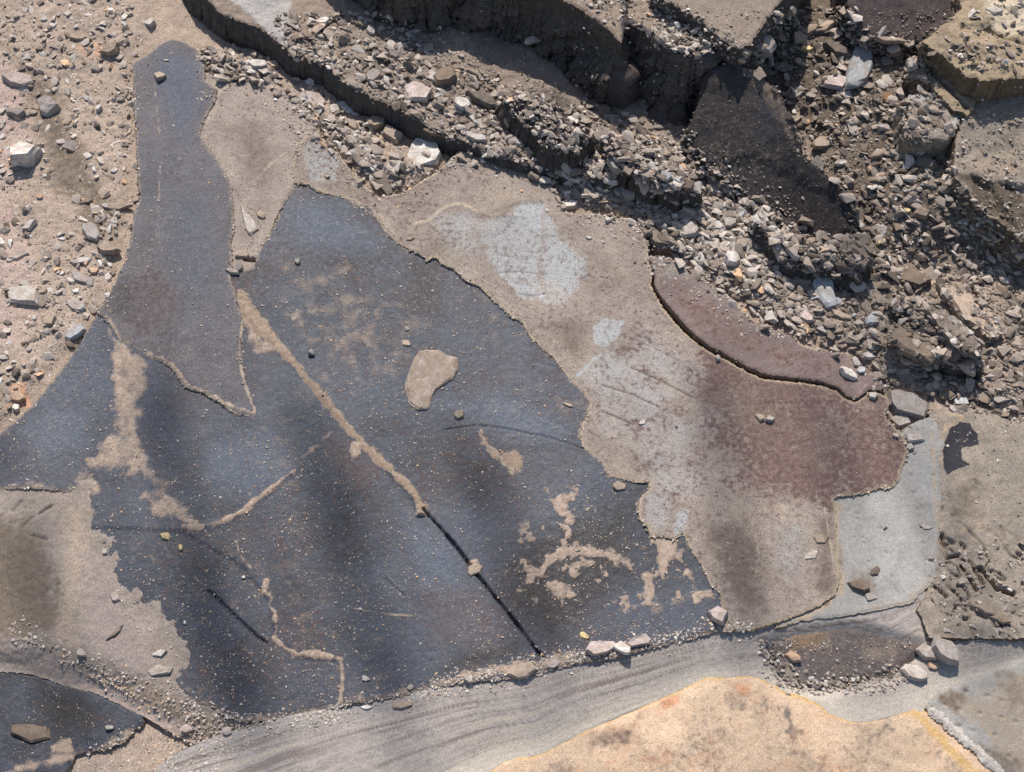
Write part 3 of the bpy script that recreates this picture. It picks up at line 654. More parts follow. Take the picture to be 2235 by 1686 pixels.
slab("rock_slab", T_POLY, (0.0147, 0, 0), 0.016, m_tan, "tan and red-brown mottled slab overlapping the blue slab along a ragged pale rim", "rock slab", jag=2.2, jsize=12, edge=(0.003, 0.0008), rel=((0.12, 0.0012, 3), (0.015, 0.0005, 3)), seed=43, step=0.0013, side_top=0.95, extra=t_extra,
     specs=[('m1', 'poly', [(1035, 480), (1100, 475), (1138, 438), (1186, 446), (1180, 560), (1170, 600), (1198, 660), (1140, 650), (1080, 590), (1060, 540)], dict(soft=16, k=1.0, nz=12)), ('m1', 'poly', [(1185, 445), (1225, 510), (1275, 560), (1285, 600), (1240, 655), (1190, 670), (1180, 580)], dict(soft=20, k=0.75, nz=14)),
            ('m1', 'poly', [(930, 470), (1040, 450), (1060, 560), (980, 560)], dict(soft=40, k=0.62)), ('m1', 'poly', [(650, 330), (690, 305), (740, 350), (740, 400), (680, 395)], dict(soft=16, k=0.75, nz=10)),
            ('m1', 'poly', [(1295, 710), (1320, 695), (1362, 700), (1350, 735), (1320, 760), (1296, 750)], dict(soft=5, k=0.9, nz=5)), ('m1', 'line', [(1262, 820), (1290, 790), (1310, 775)], dict(w=12, soft=6, k=0.8)),
            ('m1', 'poly', [(1475, 1120), (1505, 1110), (1495, 1160), (1470, 1170)], dict(soft=8, k=0.8)), ('m1', 'poly', [(1400, 1060), (1470, 1080), (1460, 1170), (1400, 1150)], dict(soft=25, k=0.55)),
            ('m4', 'line', [(905, 490), (940, 480), (975, 450), (1010, 445), (1040, 460)], dict(w=8, soft=8, nz=5, k=0.9)), ('m4', 'line', [(660, 398), (690, 412), (770, 436), (830, 470), (860, 510)], dict(w=10, soft=12, k=0.7)),
            ('m4', 'line', T_LEFT[18:46], dict(w=7, soft=7, nz=5, k=0.72)), ('m4', 'poly', [(1680, 1105), (1740, 1095), (1715, 1130), (1705, 1140)], dict(soft=14, k=0.6, nz=14)), ('m4', 'line', [(1650, 1150), (1655, 1220), (1645, 1280)], dict(w=6, soft=10, nz=8, k=0.55)), ('m4', 'line', [(1800, 1110), (1815, 1200), (1820, 1240)], dict(w=5, soft=5, nz=3, k=0.8)),
            ('m2', 'poly', [(1500, 690), (1600, 740), (1700, 770), (1850, 800), (1990, 830), (2060, 960), (2010, 1090), (1900, 1110), (1750, 1112), (1660, 1104), (1600, 1090), (1580, 1000), (1540, 900)], dict(soft=70, k=1.0, nz=40, ns=50)),
            ('m3', 'poly', [(1520, 1150), (1640, 1110), (1660, 1180), (1690, 1340), (1620, 1360), (1580, 1300)], dict(soft=45, k=0.6, nz=25)),
            ('m3', 'poly', [(1180, 690), (1290, 700), (1270, 800), (1230, 790)], dict(soft=40, k=0.6, nz=15)), ('m3', 'poly', [(1330, 760), (1365, 730), (1375, 780), (1345, 800)], dict(soft=20, k=0.5)), ('m3', 'poly', [(1780, 1130), (1820, 1120), (1825, 1300), (1770, 1310)], dict(soft=25, k=0.6, nz=14)),
            ('m1', 'poly', [(1680, 1140), (1770, 1120), (1770, 1260), (1720, 1300), (1680, 1250)], dict(soft=40, k=0.45, nz=25)),
            ('m3', 'line', [(1379, 803), (1440, 830), (1512, 868)], dict(w=2.6, soft=3, k=1.0)), ('m3', 'line', [(1314, 841), (1380, 862), (1439, 889)], dict(w=2.4, soft=3, k=1.0)), ('m3', 'line', [(1314, 898), (1382, 927)], dict(w=2.4, soft=3, k=1.0)), ('m3', 'line', [(1284, 941), (1309, 955)], dict(w=2.4, soft=3, k=1.0)),
            ('m3', 'line', [(1360, 730), (1430, 760), (1490, 790)], dict(w=2, soft=3, k=0.95)), ('m3', 'line', [(1400, 925), (1450, 895), (1530, 860), (1600, 830)], dict(w=3, soft=6, k=0.8)), ('m3', 'line', [(1822, 900), (1815, 1000), (1825, 1070)], dict(w=4, soft=10, k=0.7))],
     heights=[('line', [(1379, 803), (1440, 830), (1512, 868)], dict(w=2.2, soft=2), -0.0024), ('line', [(1314, 841), (1380, 862), (1439, 889)], dict(w=2.2, soft=2), -0.0024), ('line', [(1314, 898), (1382, 927)], dict(w=2.2, soft=2), -0.0024),
              ('line', [(1090, 597), (1130, 592), (1170, 598)], dict(w=2, soft=3), -0.002), ('line', [(1130, 642), (1165, 646), (1190, 640)], dict(w=2, soft=3), -0.002), ('line', [(905, 490), (940, 480), (975, 450), (1010, 445), (1060, 470), (1140, 470)], dict(w=4, soft=10), 0.0014),
              ('poly', [(1040, 475), (1140, 440), (1185, 445), (1180, 560), (1200, 660), (1140, 650), (1060, 540)], dict(soft=6), -0.0012), ('line', [(1310, 605), (1335, 612)], dict(w=3, soft=3), -0.002), ('line', [(1270, 612), (1285, 602)], dict(w=3, soft=3), -0.002)])
R1 = [(1418, 560), (1440, 562), (1463, 564), (1491, 578), (1507, 592), (1534, 612), (1575, 634), (1615, 680), (1656, 707), (1725, 732), (1749, 755), (1787, 766), (1841, 769), (1870, 790), (1909, 823), (1935, 852), (1900, 847), (1884, 860), (1868, 869), (1850, 864), (1832, 846), (1798, 832), (1743, 825), (1672, 817), (1637, 801), (1586, 773), (1549, 754), (1521, 732), (1498, 711), (1476, 686), (1454, 660), (1438, 638), (1428, 620), (1430, 606), (1429, 590), (1422, 573)]
slab("rock_slab", R1, (0.0192, 0, 0), 0.026, m_red, "long red-brown sliver of slab above the open black crack", "rock slab", jag=1.6, jsize=14, edge=(0.003, 0.001), rel=((0.08, 0.001, 3), (0.01, 0.0004, 3)), seed=47, step=0.0013, out=-0.02, side_top=0.4,
     specs=[('m2', 'poly', [(1420, 560), (1500, 580), (1600, 670), (1720, 730), (1700, 738), (1600, 690), (1510, 620), (1440, 610)], dict(soft=22, k=0.6, nz=18)), ('m3', 'poly', [(1450, 600), (1560, 660), (1640, 720), (1830, 790), (1850, 840), (1700, 800), (1560, 750), (1460, 650)], dict(soft=40, k=0.5, nz=20)), ('m1', 'line', [(1676, 806), (1720, 788), (1740, 778)], dict(w=2, soft=3, k=0.8)), ('m1', 'line', [(1439, 640), (1436, 610), (1445, 590)], dict(w=2, soft=4, k=0.8))])
slab("rock_slab", [(1800, 1060), (1900, 1000), (1980, 930), (2010, 915), (2060, 905), (2075, 940), (2050, 1000), (2055, 1100), (2050, 1200), (2045, 1260), (1990, 1316), (1900, 1335), (1830, 1346), (1750, 1356), (1690, 1372), (1700, 1340), (1780, 1290)], (0.0116, 0, 0), 0.02, m_mud,
     "smooth pale grey pocket of mudstone pitted with small dark holes", "rock slab", jag=2, rel=((0.06, 0.0008, 3), (0.008, 0.0002, 2)), seed=53,
     specs=[('m1', 'line', [(2035, 950), (2040, 1050), (2046, 1150), (2050, 1220)], dict(w=12, soft=14, k=0.7, nz=6)), ('m3', 'poly', [(1850, 1255), (1900, 1240), (1920, 1290), (1880, 1310)], dict(soft=20, k=0.6, nz=8)), ('m2', 'poly', [(1927, 1155), (1936, 1149), (1938, 1155), (1929, 1160)], dict(soft=3, k=1)), ('m3', 'poly', [(1990, 1100), (2030, 1060), (2040, 1250), (2000, 1290)], dict(soft=30, k=0.4, nz=10)), ('m1', 'line', [(1826, 1100), (1826, 1200), (1836, 1290), (1760, 1350), (1690, 1370)], dict(w=20, soft=22, k=0.75, nz=12)), ('m1', 'line', [(1880, 1340), (1990, 1312), (2045, 1255)], dict(w=14, soft=24, k=0.7, nz=12)), ('m3', 'line', [(1835, 1180), (1832, 1260), (1800, 1320)], dict(w=8, soft=14, k=0.7, nz=8))],
     heights=[('line', [(1980 + 7 * i % 60, 1000 + 37 * i % 260), (1983 + 7 * i % 60, 1003 + 37 * i % 260)], dict(w=4, soft=3), -0.002) for i in range(9)] + [('line', [(1870 + 13 * i % 90, 1120 + 53 * i % 180), (1872 + 13 * i % 90, 1123 + 53 * i % 180)], dict(w=4, soft=3), -0.002) for i in range(9)])


def x_extra(x, y, z, s, at, pl):
    P = px_plane([(2055, 1100), (2150, 1180), (2260, 1180), (2300, 1400), (2100, 1380), (2040, 1300)], pl)
    k = sst(-0.02, 0.02, sdf(x, y, P))
    r = np.abs(fbm(x * 0.8 + y * 0.6, (y * 0.8 - x * 0.6) * 0.45, 0.02, 81, 3))
    return z + k * (0.004 * fbm(x, y, 0.03, 82, 3) - 0.006 * sst(0.10, 0.0, r))


slab("rock_slab", [(2030, 900), (2075, 880), (2130, 885), (2235, 915), (2400, 915), (2400, 1400), (2235, 1392), (2100, 1392), (2030, 1390), (2005, 1330), (2030, 1280), (2050, 1220), (2050, 1100), (2042, 1000)], (0.0142, 0, 0), 0.025, m_brown,
     "lumpy brown slab with a black fossil-like patch in its rounded hollow", "rock slab", jag=2.5, rel=((0.07, 0.002, 4), (0.012, 0.001, 3)), seed=59, edge=(0.02, 0.003), extra=x_extra,
     specs=[('m2', 'poly', [(2096, 919), (2118, 925), (2131, 946), (2139, 968), (2101, 974), (2101, 1001), (2115, 1012), (2085, 1024), (2069, 1039), (2058, 1001), (2061, 968), (2074, 936)], dict(soft=4, nz=4, k=1)),
            ('m1', 'line', [(2070, 900), (2100, 910), (2066, 930), (2052, 970), (2048, 1050), (2050, 1120), (2060, 1180)], dict(w=9, soft=9, nz=5, k=0.85)), ('m3', 'poly', [(2060, 1060), (2140, 1030), (2160, 1130), (2080, 1170)], dict(soft=30, k=0.5)), ('m1', 'line', [(2100, 1160), (2140, 1140), (2120, 1190)], dict(w=8, soft=10, k=0.7, nz=6))],
     heights=[('line', [(2058, 1165), (2063, 1190), (2068, 1216), (2094, 1211)], dict(w=5, soft=3, nz=2), -0.012), ('line', [(2100, 1236), (2114, 1258), (2132, 1288)], dict(w=6, soft=3, nz=2), -0.012), ('line', [(2140, 1240), (2160, 1262), (2176, 1284), (2212, 1296)], dict(w=8, soft=3, nz=2), -0.016), ('line', [(2044, 1278), (2056, 1292), (2066, 1302)], dict(w=5, soft=3, nz=2), -0.01), ('line', [(2126, 1238), (2146, 1275)], dict(w=5, soft=3, nz=2), -0.01),
              ('poly', [(2096, 919), (2139, 968), (2101, 1001), (2160, 1090), (2090, 1150), (2058, 1060), (2060, 968)], dict(soft=20), -0.004), ('line', [(2128, 1046), (2142, 1060)], dict(w=3, soft=3), -0.003), ('line', [(2185, 1150), (2195, 1180)], dict(w=4, soft=3), -0.004)])


B_TOP = [(380, 1650), (480, 1622), (600, 1590), (800, 1548), (1000, 1505), (1146, 1486), (1236, 1456), (1385, 1423), (1534, 1386), (1690, 1362), (1830, 1345), (1930, 1335), (2000, 1300), (2050, 1330), (2120, 1390), (2235, 1378), (2420, 1360)]
O_TOP = [(960, 1760), (1100, 1660), (1190, 1640), (1236, 1613), (1303, 1580), (1371, 1551), (1439, 1523), (1507, 1491), (1547, 1475), (1615, 1473), (1645, 1470), (1689, 1491), (1708, 1507), (1757, 1523), (1798, 1537), (1809, 1553), (1852, 1570), (1893, 1572), (1947, 1561), (1996, 1548), (2018, 1550)]
PIT = [(1655, 1400), (1700, 1383), (1780, 1367), (1840, 1362), (1900, 1366), (1960, 1384), (2020, 1400), (2030, 1430), (1995, 1460), (1950, 1486), (1880, 1502), (1800, 1516), (1730, 1508), (1690, 1480), (1665, 1440)]


O_LINE = O_TOP + [(2025, 1535), (2050, 1512), (2130, 1478), (2235, 1440), (2420, 1405)]
O_AREA = O_LINE + [(2420, 1900), (900, 1900)]


def band_z(x, y):
    pl = plane_of(0.004)
    d = ldist(x, y, px_plane(B_TOP, pl)); d2 = ldist(x, y, px_plane(O_LINE, pl))
    below = sdf(x, y, px_plane([(380, 1650)] + B_TOP[1:] + [(2420, 1900), (380, 1900)], pl)) > 0
    t = np.where(below, d / (d + d2 + 1e-6), 0)
    io = sdf(x, y, px_plane(O_AREA, pl))
    t = np.where(io > 0, 1, t)
    return 0.0113 - 0.0165 * sst(-0.25, 1.15, t) * 1.08 - 0.014 * sst(0.0, 0.006, io), d, t


def b_extra(x, y, z, s, at, pl):
    zz, d, t = band_z(x, y)
    w = t * 13 + d * 40 + 0.7 * fbm(x, y, 0.35, 91, 2) + 0.25 * fbm(x, y, 0.08, 90, 3)
    st = vnoise(w * 0.8, x * 3.0, 92); s2 = vnoise(w * 2.9 + 7, x * 7.0, 93); s3 = vnoise(w * 8 + 3, x * 16, 95); s4 = vnoise(w * 17 + 3, x * 30, 98)
    left = sst(0.1, -0.35, x)
    mix = 0.22 * st + 0.26 * s2 + 0.28 * s3 + 0.24 * s4
    at['m2'] = np.maximum(at['m2'], sst(0.46, 0.72, mix + 0.10 * (fbm(x, y, 0.09, 99, 3))) * 0.8 * (1 - 0.75 * left * t))
    at['m1'] = np.maximum(at['m1'], sst(0.52, 0.28, mix) * 0.8)
    at['m3'] = np.maximum(at['m3'], sst(0.010, 0.003, d) * 0.5)
    at['m4'] = np.maximum(at['m4'], sst(0.55, 0.9, t + 0.18 * (s2 - 0.5)) * (0.5 + 0.5 * left))
    zz = zz - 0.00012 * s2 - 0.00010 * s3 + 0.0014 * fbm(x, y, 0.12, 96, 3) + 0.0002 * fbm(x, y, 0.006, 97, 2)
    k = sst(-0.006, 0.012, sdf(x, y, px_plane(PIT, pl)))
    return zz - 0.009 * k


B_POLY = [(380, 1650), (480, 1606), (600, 1572), (800, 1530), (1000, 1488), (1146, 1466), (1236, 1436), (1385, 1404), (1534, 1366), (1690, 1342), (1830, 1330), (1930, 1318), (2000, 1285), (2055, 1320), (2120, 1380), (2235, 1368), (2420, 1350), (2420, 1560), (2235, 1560), (2080, 1610), (2030, 1650), (1900, 1660), (1700, 1600), (1600, 1580), (1500, 1600), (1300, 1680), (1190, 1740), (1090, 1800), (300, 1820), (330, 1690)]
slab("rock_ledge", B_POLY, (0.004,), 0.05, m_band, "smooth grey and cream banded edge of shale sweeping below the blue slab", "rock ledge", jag=1.5, edge=(0.004, 0.001), rel=((0.12, 0.0012, 3), (0.006, 0.0002, 2)), seed=61, step=0.0013, extra=b_extra)
def lens_extra(x, y, z, s, at, pl):
    return band_z(x, y)[0] - 0.0055 - 0.003 * (1 - sst(0, 0.010, s)) + 0.0014 * fbm(x, y, 0.04, 68, 3) + 0.0007 * fbm(x, y, 0.008, 69, 3)


slab("rock_slab", [(1664, 1402), (1705, 1388), (1780, 1372), (1840, 1367), (1900, 1371), (1955, 1388), (2010, 1404), (2018, 1428), (1985, 1452), (1945, 1478), (1880, 1494), (1800, 1507), (1736, 1500), (1698, 1474), (1675, 1438)], (-0.006,), 0.008, m_lens, "dark lens-shaped slab lying in a hollow of the banded edge", "rock slab", jag=4, rel=((0.04, 0.0012, 3), (0.008, 0.0006, 3)), seed=67, edge=(0.01, 0.003), extra=lens_extra,
     specs=[('m1', 'poly', [(1670, 1430), (1720, 1455), (1760, 1480), (1850, 1490), (1990, 1450), (1950, 1500), (1750, 1520), (1670, 1470)], dict(soft=22, nz=14, k=0.65)), ('m1', 'poly', [(1700, 1395), (1800, 1380), (1830, 1420), (1760, 1440)], dict(soft=30, nz=14, k=0.5)), ('m3', 'poly', [(1720, 1390), (1820, 1380), (1780, 1420), (1720, 1430)], dict(soft=20, k=0.7)), ('m1', 'poly', [(1850, 1400), (1980, 1400), (1960, 1450), (1880, 1460)], dict(soft=30, nz=16, k=0.5)), ('m1', 'poly', [(1930, 1370), (2010, 1390), (1990, 1420), (1940, 1400)], dict(soft=20, k=0.7))])


def o_extra(x, y, z, s, at, pl):
    at['m1'] = np.maximum(at['m1'], sst(0.0075, 0.001, s + 0.003 * fbm(x, y, 0.03, 101, 3)) * (0.72 + 0.4 * fbm(x, y, 0.05, 104, 3)))
    at['m3'] = np.maximum(at['m3'], 0.22 + 0.34 * fbm(x, y, 0.045, 102, 4, 0.65))
    at['m2'] = np.maximum(at['m2'], (0.31 + 0.45 * fbm(x, y, 0.05, 103, 5, 0.6)) * sst(0.006, 0.02, s))
    return z + 0.002 * sst(0, 0.05, s)


slab("rock_slab", O_TOP + [(2040, 1562), (2066, 1580), (2116, 1624), (2180, 1684), (2300, 1800), (900, 1820)], (-0.0050, 0, -0.0), 0.03, m_orange, "orange-tan sandstone with a yellow rim under the banded shale", "rock slab", jag=2, edge=(0.006, 0.0015), rel=((0.06, 0.002, 4), (0.012, 0.0008, 3)), seed=71, extra=o_extra,
     specs=[('m1', 'line', [(2000, 1552), (2022, 1582), (2050, 1610), (2100, 1660), (2160, 1720)], dict(w=26, soft=14, nz=9, k=0.66)), ('m3', 'poly', [(1435, 1530), (1480, 1515), (1485, 1535), (1450, 1550)], dict(soft=10, k=0.95)), ('m3', 'poly', [(1600, 1490), (1640, 1490), (1640, 1520), (1610, 1515)], dict(soft=14, k=0.8)),
            ('m2', 'poly', [(1695, 1545), (1720, 1545), (1730, 1580), (1755, 1600), (1730, 1620), (1710, 1600), (1725, 1580)], dict(soft=10, nz=10, ns=12, k=0.9)), ('m2', 'poly', [(1860, 1580), (1960, 1570), (1950, 1620), (1900, 1620)], dict(soft=30, nz=18, k=0.6)), ('m4', 'poly', [(1290, 1600), (1360, 1580), (1400, 1560), (1380, 1620), (1320, 1640), (1280, 1640)], dict(soft=22, nz=16, k=0.62)), ('m2', 'poly', [(1560, 1500), (1640, 1500), (1640, 1560), (1590, 1560)], dict(soft=30, nz=14, k=0.55))])
slab("rock_slab", [(2018, 1540), (2050, 1512), (2130, 1478), (2235, 1440), (2420, 1405), (2420, 1820), (2300, 1810), (2225, 1740), (2155, 1674), (2100, 1622), (2040, 1575)], (-0.0045, 0, 0), 0.03, m_mud, "grey mudstone slab dotted with holes beyond the white crust line", "rock slab", jag=2, rel=((0.06, 0.001, 3), (0.008, 0.0003, 2)), seed=73,
     specs=[('m3', 'poly', [(2040, 1510), (2110, 1500), (2100, 1570), (2060, 1550)], dict(soft=26, nz=14, k=0.8)), ('m3', 'poly', [(2120, 1610), (2235, 1650), (2260, 1800), (2160, 1660)], dict(soft=26, nz=14, k=0.6)), ('m1', 'poly', [(2040, 1520), (2300, 1420), (2300, 1800), (2150, 1650)], dict(soft=30, nz=40, ns=60, k=0.55)), ('m3', 'poly', [(2150, 1480), (2300, 1430), (2300, 1560), (2180, 1560)], dict(soft=40, nz=40, ns=50, k=0.5))], heights=[('line', [(2060 + 31 * i % 170, 1500 + 47 * i % 160), (2064 + 31 * i % 170, 1502 + 47 * i % 160)], dict(w=5, soft=3), -0.0025) for i in range(16)])
slab("mineral_crust", [(2024, 1550), (2036, 1538), (2062, 1560), (2108, 1602), (2166, 1655), (2240, 1724), (2230, 1736), (2160, 1676), (2108, 1626), (2066, 1590), (2040, 1566)], (-0.0008, 0, 0), 0.02, m_white, "narrow white crust running between yellow rim and grey mudstone", "mineral crust", jag=6, jsize=14, rel=((0.01, 0.0012, 3),), edge=(0.004, 0.002), seed=79)

# ------------------------------------------------------------------ ledges rising towards the top of the view
slab("rock_ledge", [(420, -30), (475, 24), (515, 45), (559, 58), (604, 90), (629, 112), (713, 140), (737, 165), (762, 188), (808, 212), (865, 237), (903, 256), (943, 280), (1065, 325), (1130, 352), (1230, 372), (1330, 390), (1420, 385), (1520, 380), (1640, 330), (1700, 100), (1700, -400), (200, -400)], (0.031, -0.014, 0.0), 0.04, m_ledge,
     "low rubble-strewn ledge ending in a long thin dark step", "rock ledge", jag=4, jsize=40, edge=(0.003, 0.0015), rel=((0.06, 0.0035, 4), (0.015, 0.0018, 3), (0.005, 0.0006, 2)), seed=83, step=0.0016, out=0.3, lam=0.0016, rough=0.004, side_top=0.25,
     specs=[('m1', 'poly', [(490, -10), (640, -10), (620, 90), (600, 85), (560, 50)], dict(soft=10, k=0.85, nz=6)), ('m1', 'line', [(610, 92), (680, 115), (725, 140)], dict(w=16, soft=10, k=0.8, nz=5)), ('m2', 'poly', [(1120, 200), (1220, 190), (1300, 290), (1420, 380), (1330, 385), (1200, 300)], dict(soft=22, k=0.9, nz=14)), ('m2', 'poly', [(1300, 310), (1420, 380), (1350, 400), (1280, 350)], dict(soft=16, k=0.8, nz=10))],
     heights=[('line', [(1280, 290), (1330, 325), (1420, 385)], dict(w=16, soft=8), 0.006)])
slab("rock_ledge", [(500, -500), (740, -140), (880, -70), (1000, -80), (1100, -50), (1190, -22), (1263, 16), (1300, 42), (1330, 66), (1356, 92), (1362, 60), (1380, -100), (1390, -500)], (0.122, 0.0, 0.0), 0.105, m_dark,
     "tall brown-black rock face in shade above the rubble shelf", "rock ledge", jag=4, jsize=40, edge=(0.004, 0.002), rel=((0.06, 0.003, 4), (0.012, 0.001, 3)), seed=89, out=0.30, lam=0.0026, rough=0.02, step=0.0016,
     specs=[('m1', 'poly', [(700, -300), (1360, -300), (1356, 92), (1300, 40), (1200, 0), (1000, -60)], dict(soft=8, k=0.8, nz=6)), ('m3', 'poly', [(1150, -50), (1360, -50), (1360, 100), (1200, 40)], dict(soft=20, k=0.3))])
slab("rock_ledge", [(1300, -500), (1300, 10), (1340, 40), (1398, 62), (1447, 92), (1482, 120), (1523, 126), (1560, 118), (1650, 80), (1720, -500)], (0.112, 0.0, 0.0), 0.10, m_dark,
     "blue-black rock face capped by crumbly rubble beside the sloping dark slab", "rock ledge", jag=4, jsize=30, edge=(0.004, 0.002), rel=((0.06, 0.004, 4), (0.012, 0.0015, 3)), seed=97, out=0.34, lam=0.0026, rough=0.02, step=0.0016,
     specs=[('m1', 'poly', [(1300, -300), (1360, 30), (1447, 86), (1523, 122), (1560, 112), (1640, -300)], dict(soft=10, k=0.85, nz=8)), ('m2', 'poly', [(1380, 60), (1560, 60), (1560, 140), (1380, 140)], dict(soft=20, k=0.5))])
slab("rock_ledge", [(1420, -500), (1425, -14), (1480, 14), (1534, 46), (1572, 82), (1612, 107), (1636, 96), (1662, 62), (1690, 20), (1760, -60), (1800, -500)], (0.134, 0.0, 0.0), 0.05, m_ledge,
     "flat tan block with a dark front overhanging the blue-black face", "rock ledge", jag=2.5, jsize=20, edge=(0.003, 0.0015), rel=((0.05, 0.0015, 3), (0.01, 0.0005, 3)), seed=103, out=0.12, lam=0.0012, rough=0.008, step=0.0016, side_top=0.2)


PL_TILT = plane_pts([(1600, 140, 0.105), (1520, 310, 0.048), (1850, 480, 0.034)])
slab("rock_slab", [(1548, 145), (1600, 135), (1650, 152), (1700, 195), (1732, 270), (1745, 330), (1800, 375), (1868, 430), (1868, 500), (1800, 535), (1700, 490), (1600, 410), (1560, 375), (1515, 330), (1500, 295), (1530, 215)], PL_TILT, 0.07, m_coal,
     "charcoal slab sprinkled with sand, tilting down from the tan block", "rock slab", jag=6, jsize=30, edge=(0.006, 0.002), rel=((0.08, 0.004, 4), (0.012, 0.0012, 3), (0.004, 0.0005, 2)), seed=107, out=0.2, lam=0.001, rough=0.008, step=0.0015,
     specs=[('m1', 'poly', [(1600, 135), (1660, 150), (1720, 230), (1745, 330), (1700, 280), (1640, 180)], dict(soft=16, k=0.7, nz=14)), ('m1', 'poly', [(1500, 295), (1700, 320), (1740, 380), (1600, 400)], dict(soft=40, k=0.42, nz=20)), ('m2', 'poly', [(1640, 190), (1710, 230), (1720, 330), (1650, 330)], dict(soft=40, k=0.6))],
     heights=[('poly', [(1575, 350), (1650, 345), (1860, 440), (1860, 520), (1780, 520), (1600, 410)], dict(soft=12, nz=8), -0.005)])
PL_TOP = plane_pts([(1860, -20, 0.105), (2100, -20, 0.105), (1950, 90, 0.078)])
slab("rock_slab", [(1840, -200), (1852, 10), (1868, 55), (1900, 80), (1955, 88), (2012, 92), (2058, 66), (2090, 30), (2130, -200)], PL_TOP, 0.05, m_purple, "purple-brown slab cut off at the top edge beside a tan stick of shale", "rock slab", jag=4, rel=((0.05, 0.002, 3), (0.01, 0.001, 3)), seed=109, out=0.2, step=0.0018)
slab("rock_block", [(2010, 92), (2050, 58), (2095, 20), (2110, -200), (2420, -200), (2420, 120), (2235, 165), (2190, 172), (2150, 176), (2110, 160), (2080, 132), (2050, 112)], (0.128, 0, 0), 0.06, m_yellow, "big yellowish crumbly block hanging over a black gap", "rock block", jag=5, jsize=24, rel=((0.05, 0.008, 4), (0.012, 0.003, 4)), seed=113, out=0.05, lam=0.002, rough=0.008, step=0.0016,
     specs=[('m1', 'poly', [(2120, -50), (2260, -50), (2260, 80), (2170, 70)], dict(soft=20, nz=14, k=0.7)), ('m2', 'poly', [(2010, 92), (2095, 20), (2060, 110)], dict(soft=20, k=0.5))], heights=[('line', [(2150, 60), (2190, 80), (2240, 100)], dict(w=8, soft=6), -0.006), ('line', [(2100, 60), (2110, 100), (2140, 140)], dict(w=6, soft=6), -0.004)])
slab("rock_slab", [(1986, 128), (2025, 114), (2062, 128), (2100, 170), (2130, 208), (2128, 236), (2112, 250), (2080, 236), (2040, 196), (2010, 160)], (0.094, 0, 0), 0.04, m_yellow, "streaky layered tan slab lying just under the yellowish block", "rock slab", jag=4, jsize=18, rel=((0.03, 0.003, 4), (0.006, 0.001, 2)), seed=127, out=0.1, lam=0.002, specs=[('m2', 'line', [(2000, 130), (2060, 180), (2110, 235)], dict(w=14, soft=10, nz=6, k=0.8)), ('m2', 'line', [(2030, 120), (2080, 160), (2125, 215)], dict(w=6, soft=6, nz=4, k=0.8))],
     heights=[('line', [(2000, 132), (2060, 182), (2110, 235)], dict(w=6, soft=6, nz=4), -0.004)])
slab("rock_slab", [(1970, 220), (2010, 200), (2050, 205), (2090, 245), (2095, 270), (2070, 300), (2020, 305), (1985, 298), (1970, 260)], (0.086, 0, 0), 0.03, m_mud, "flat grey slab with sandy edges next to the white stick of shale", "rock slab", jag=4, jsize=20, rel=((0.03, 0.002, 3), (0.008, 0.0006, 2)), seed=131, out=0.2, specs=[('m3', 'poly', [(1970, 220), (2090, 245), (2070, 300), (1985, 298)], dict(soft=20, nz=14, k=0.62))])
PL_RIGHT = plane_pts([(2190, 180, 0.092), (2100, 330, 0.078), (2200, 500, 0.060)])
slab("rock_slab", [(2115, 225), (2150, 190), (2235, 165), (2420, 150), (2420, 600), (2235, 525), (2190, 492), (2130, 440), (2085, 390), (2082, 330), (2095, 275)], PL_RIGHT, 0.05, m_brown, "brown-grey slab with dark streaked facets at the right-hand edge", "rock slab", jag=4, jsize=24, rel=((0.06, 0.005, 4), (0.012, 0.0018, 3)), seed=137, out=0.2,
     specs=[('m3', 'poly', [(2085, 380), (2130, 380), (2240, 420), (2240, 530), (2130, 440)], dict(soft=14, nz=8, k=0.95)), ('m2', 'poly', [(2130, 390), (2180, 420), (2210, 480), (2160, 440)], dict(soft=8, nz=6, k=0.85)), ('m2', 'poly', [(2180, 395), (2230, 410), (2230, 450)], dict(soft=6, nz=6, k=0.85)), ('m1', 'poly', [(2110, 340), (2220, 330), (2230, 380), (2140, 390)], dict(soft=16, nz=8, k=0.5))],
     heights=[('poly', [(2120, 385), (2165, 400), (2220, 500), (2150, 450)], dict(soft=8), -0.008), ('poly', [(2180, 395), (2250, 410), (2250, 460)], dict(soft=6), -0.007)])

slab("rock_ledge", [(1100, 205), (1125, 192), (1192, 186), (1222, 225), (1240, 262), (1290, 285), (1250, 320), (1190, 305), (1140, 250)], (0.036, 0.0, -0.05), 0.03, m_coal, "dark dusty hump of bedrock at the foot of the tall brown-black face", "rock ledge", jag=7, jsize=24, edge=(0.018, 0.010), rel=((0.05, 0.004, 4), (0.012, 0.0018, 3)), seed=141, out=0.4, rough=0.004,
     specs=[('m1', 'poly', [(1100, 205), (1192, 186), (1222, 225), (1180, 225), (1130, 215)], dict(soft=14, nz=14, k=0.7))])
slab("rock_ledge", [(1318, 290), (1350, 285), (1420, 318), (1500, 372), (1520, 400), (1480, 412), (1400, 385), (1330, 330)], (0.030, 0.0, -0.05), 0.03, m_coal, "dark rib of bedrock right of the grey egg-shaped pebble", "rock ledge", jag=6, jsize=24, edge=(0.012, 0.008), rel=((0.05, 0.004, 4), (0.012, 0.0016, 3)), seed=143, out=0.3, rough=0.004,
     specs=[('m1', 'line', [(1350, 288), (1420, 322), (1500, 376)], dict(w=14, soft=10, nz=8, k=0.75))])
slab("rock_ledge", [(1660, 470), (1760, 520), (1860, 500), (1900, 560), (1880, 600), (1800, 575), (1720, 560)], (0.030, 0.0, -0.05), 0.03, m_coal, "dark shelf of bedrock sinking into grit below the charcoal slab", "rock ledge", jag=8, jsize=26, edge=(0.018, 0.010), rel=((0.05, 0.005, 4), (0.012, 0.002, 3)), seed=147, out=0.4, rough=0.004)
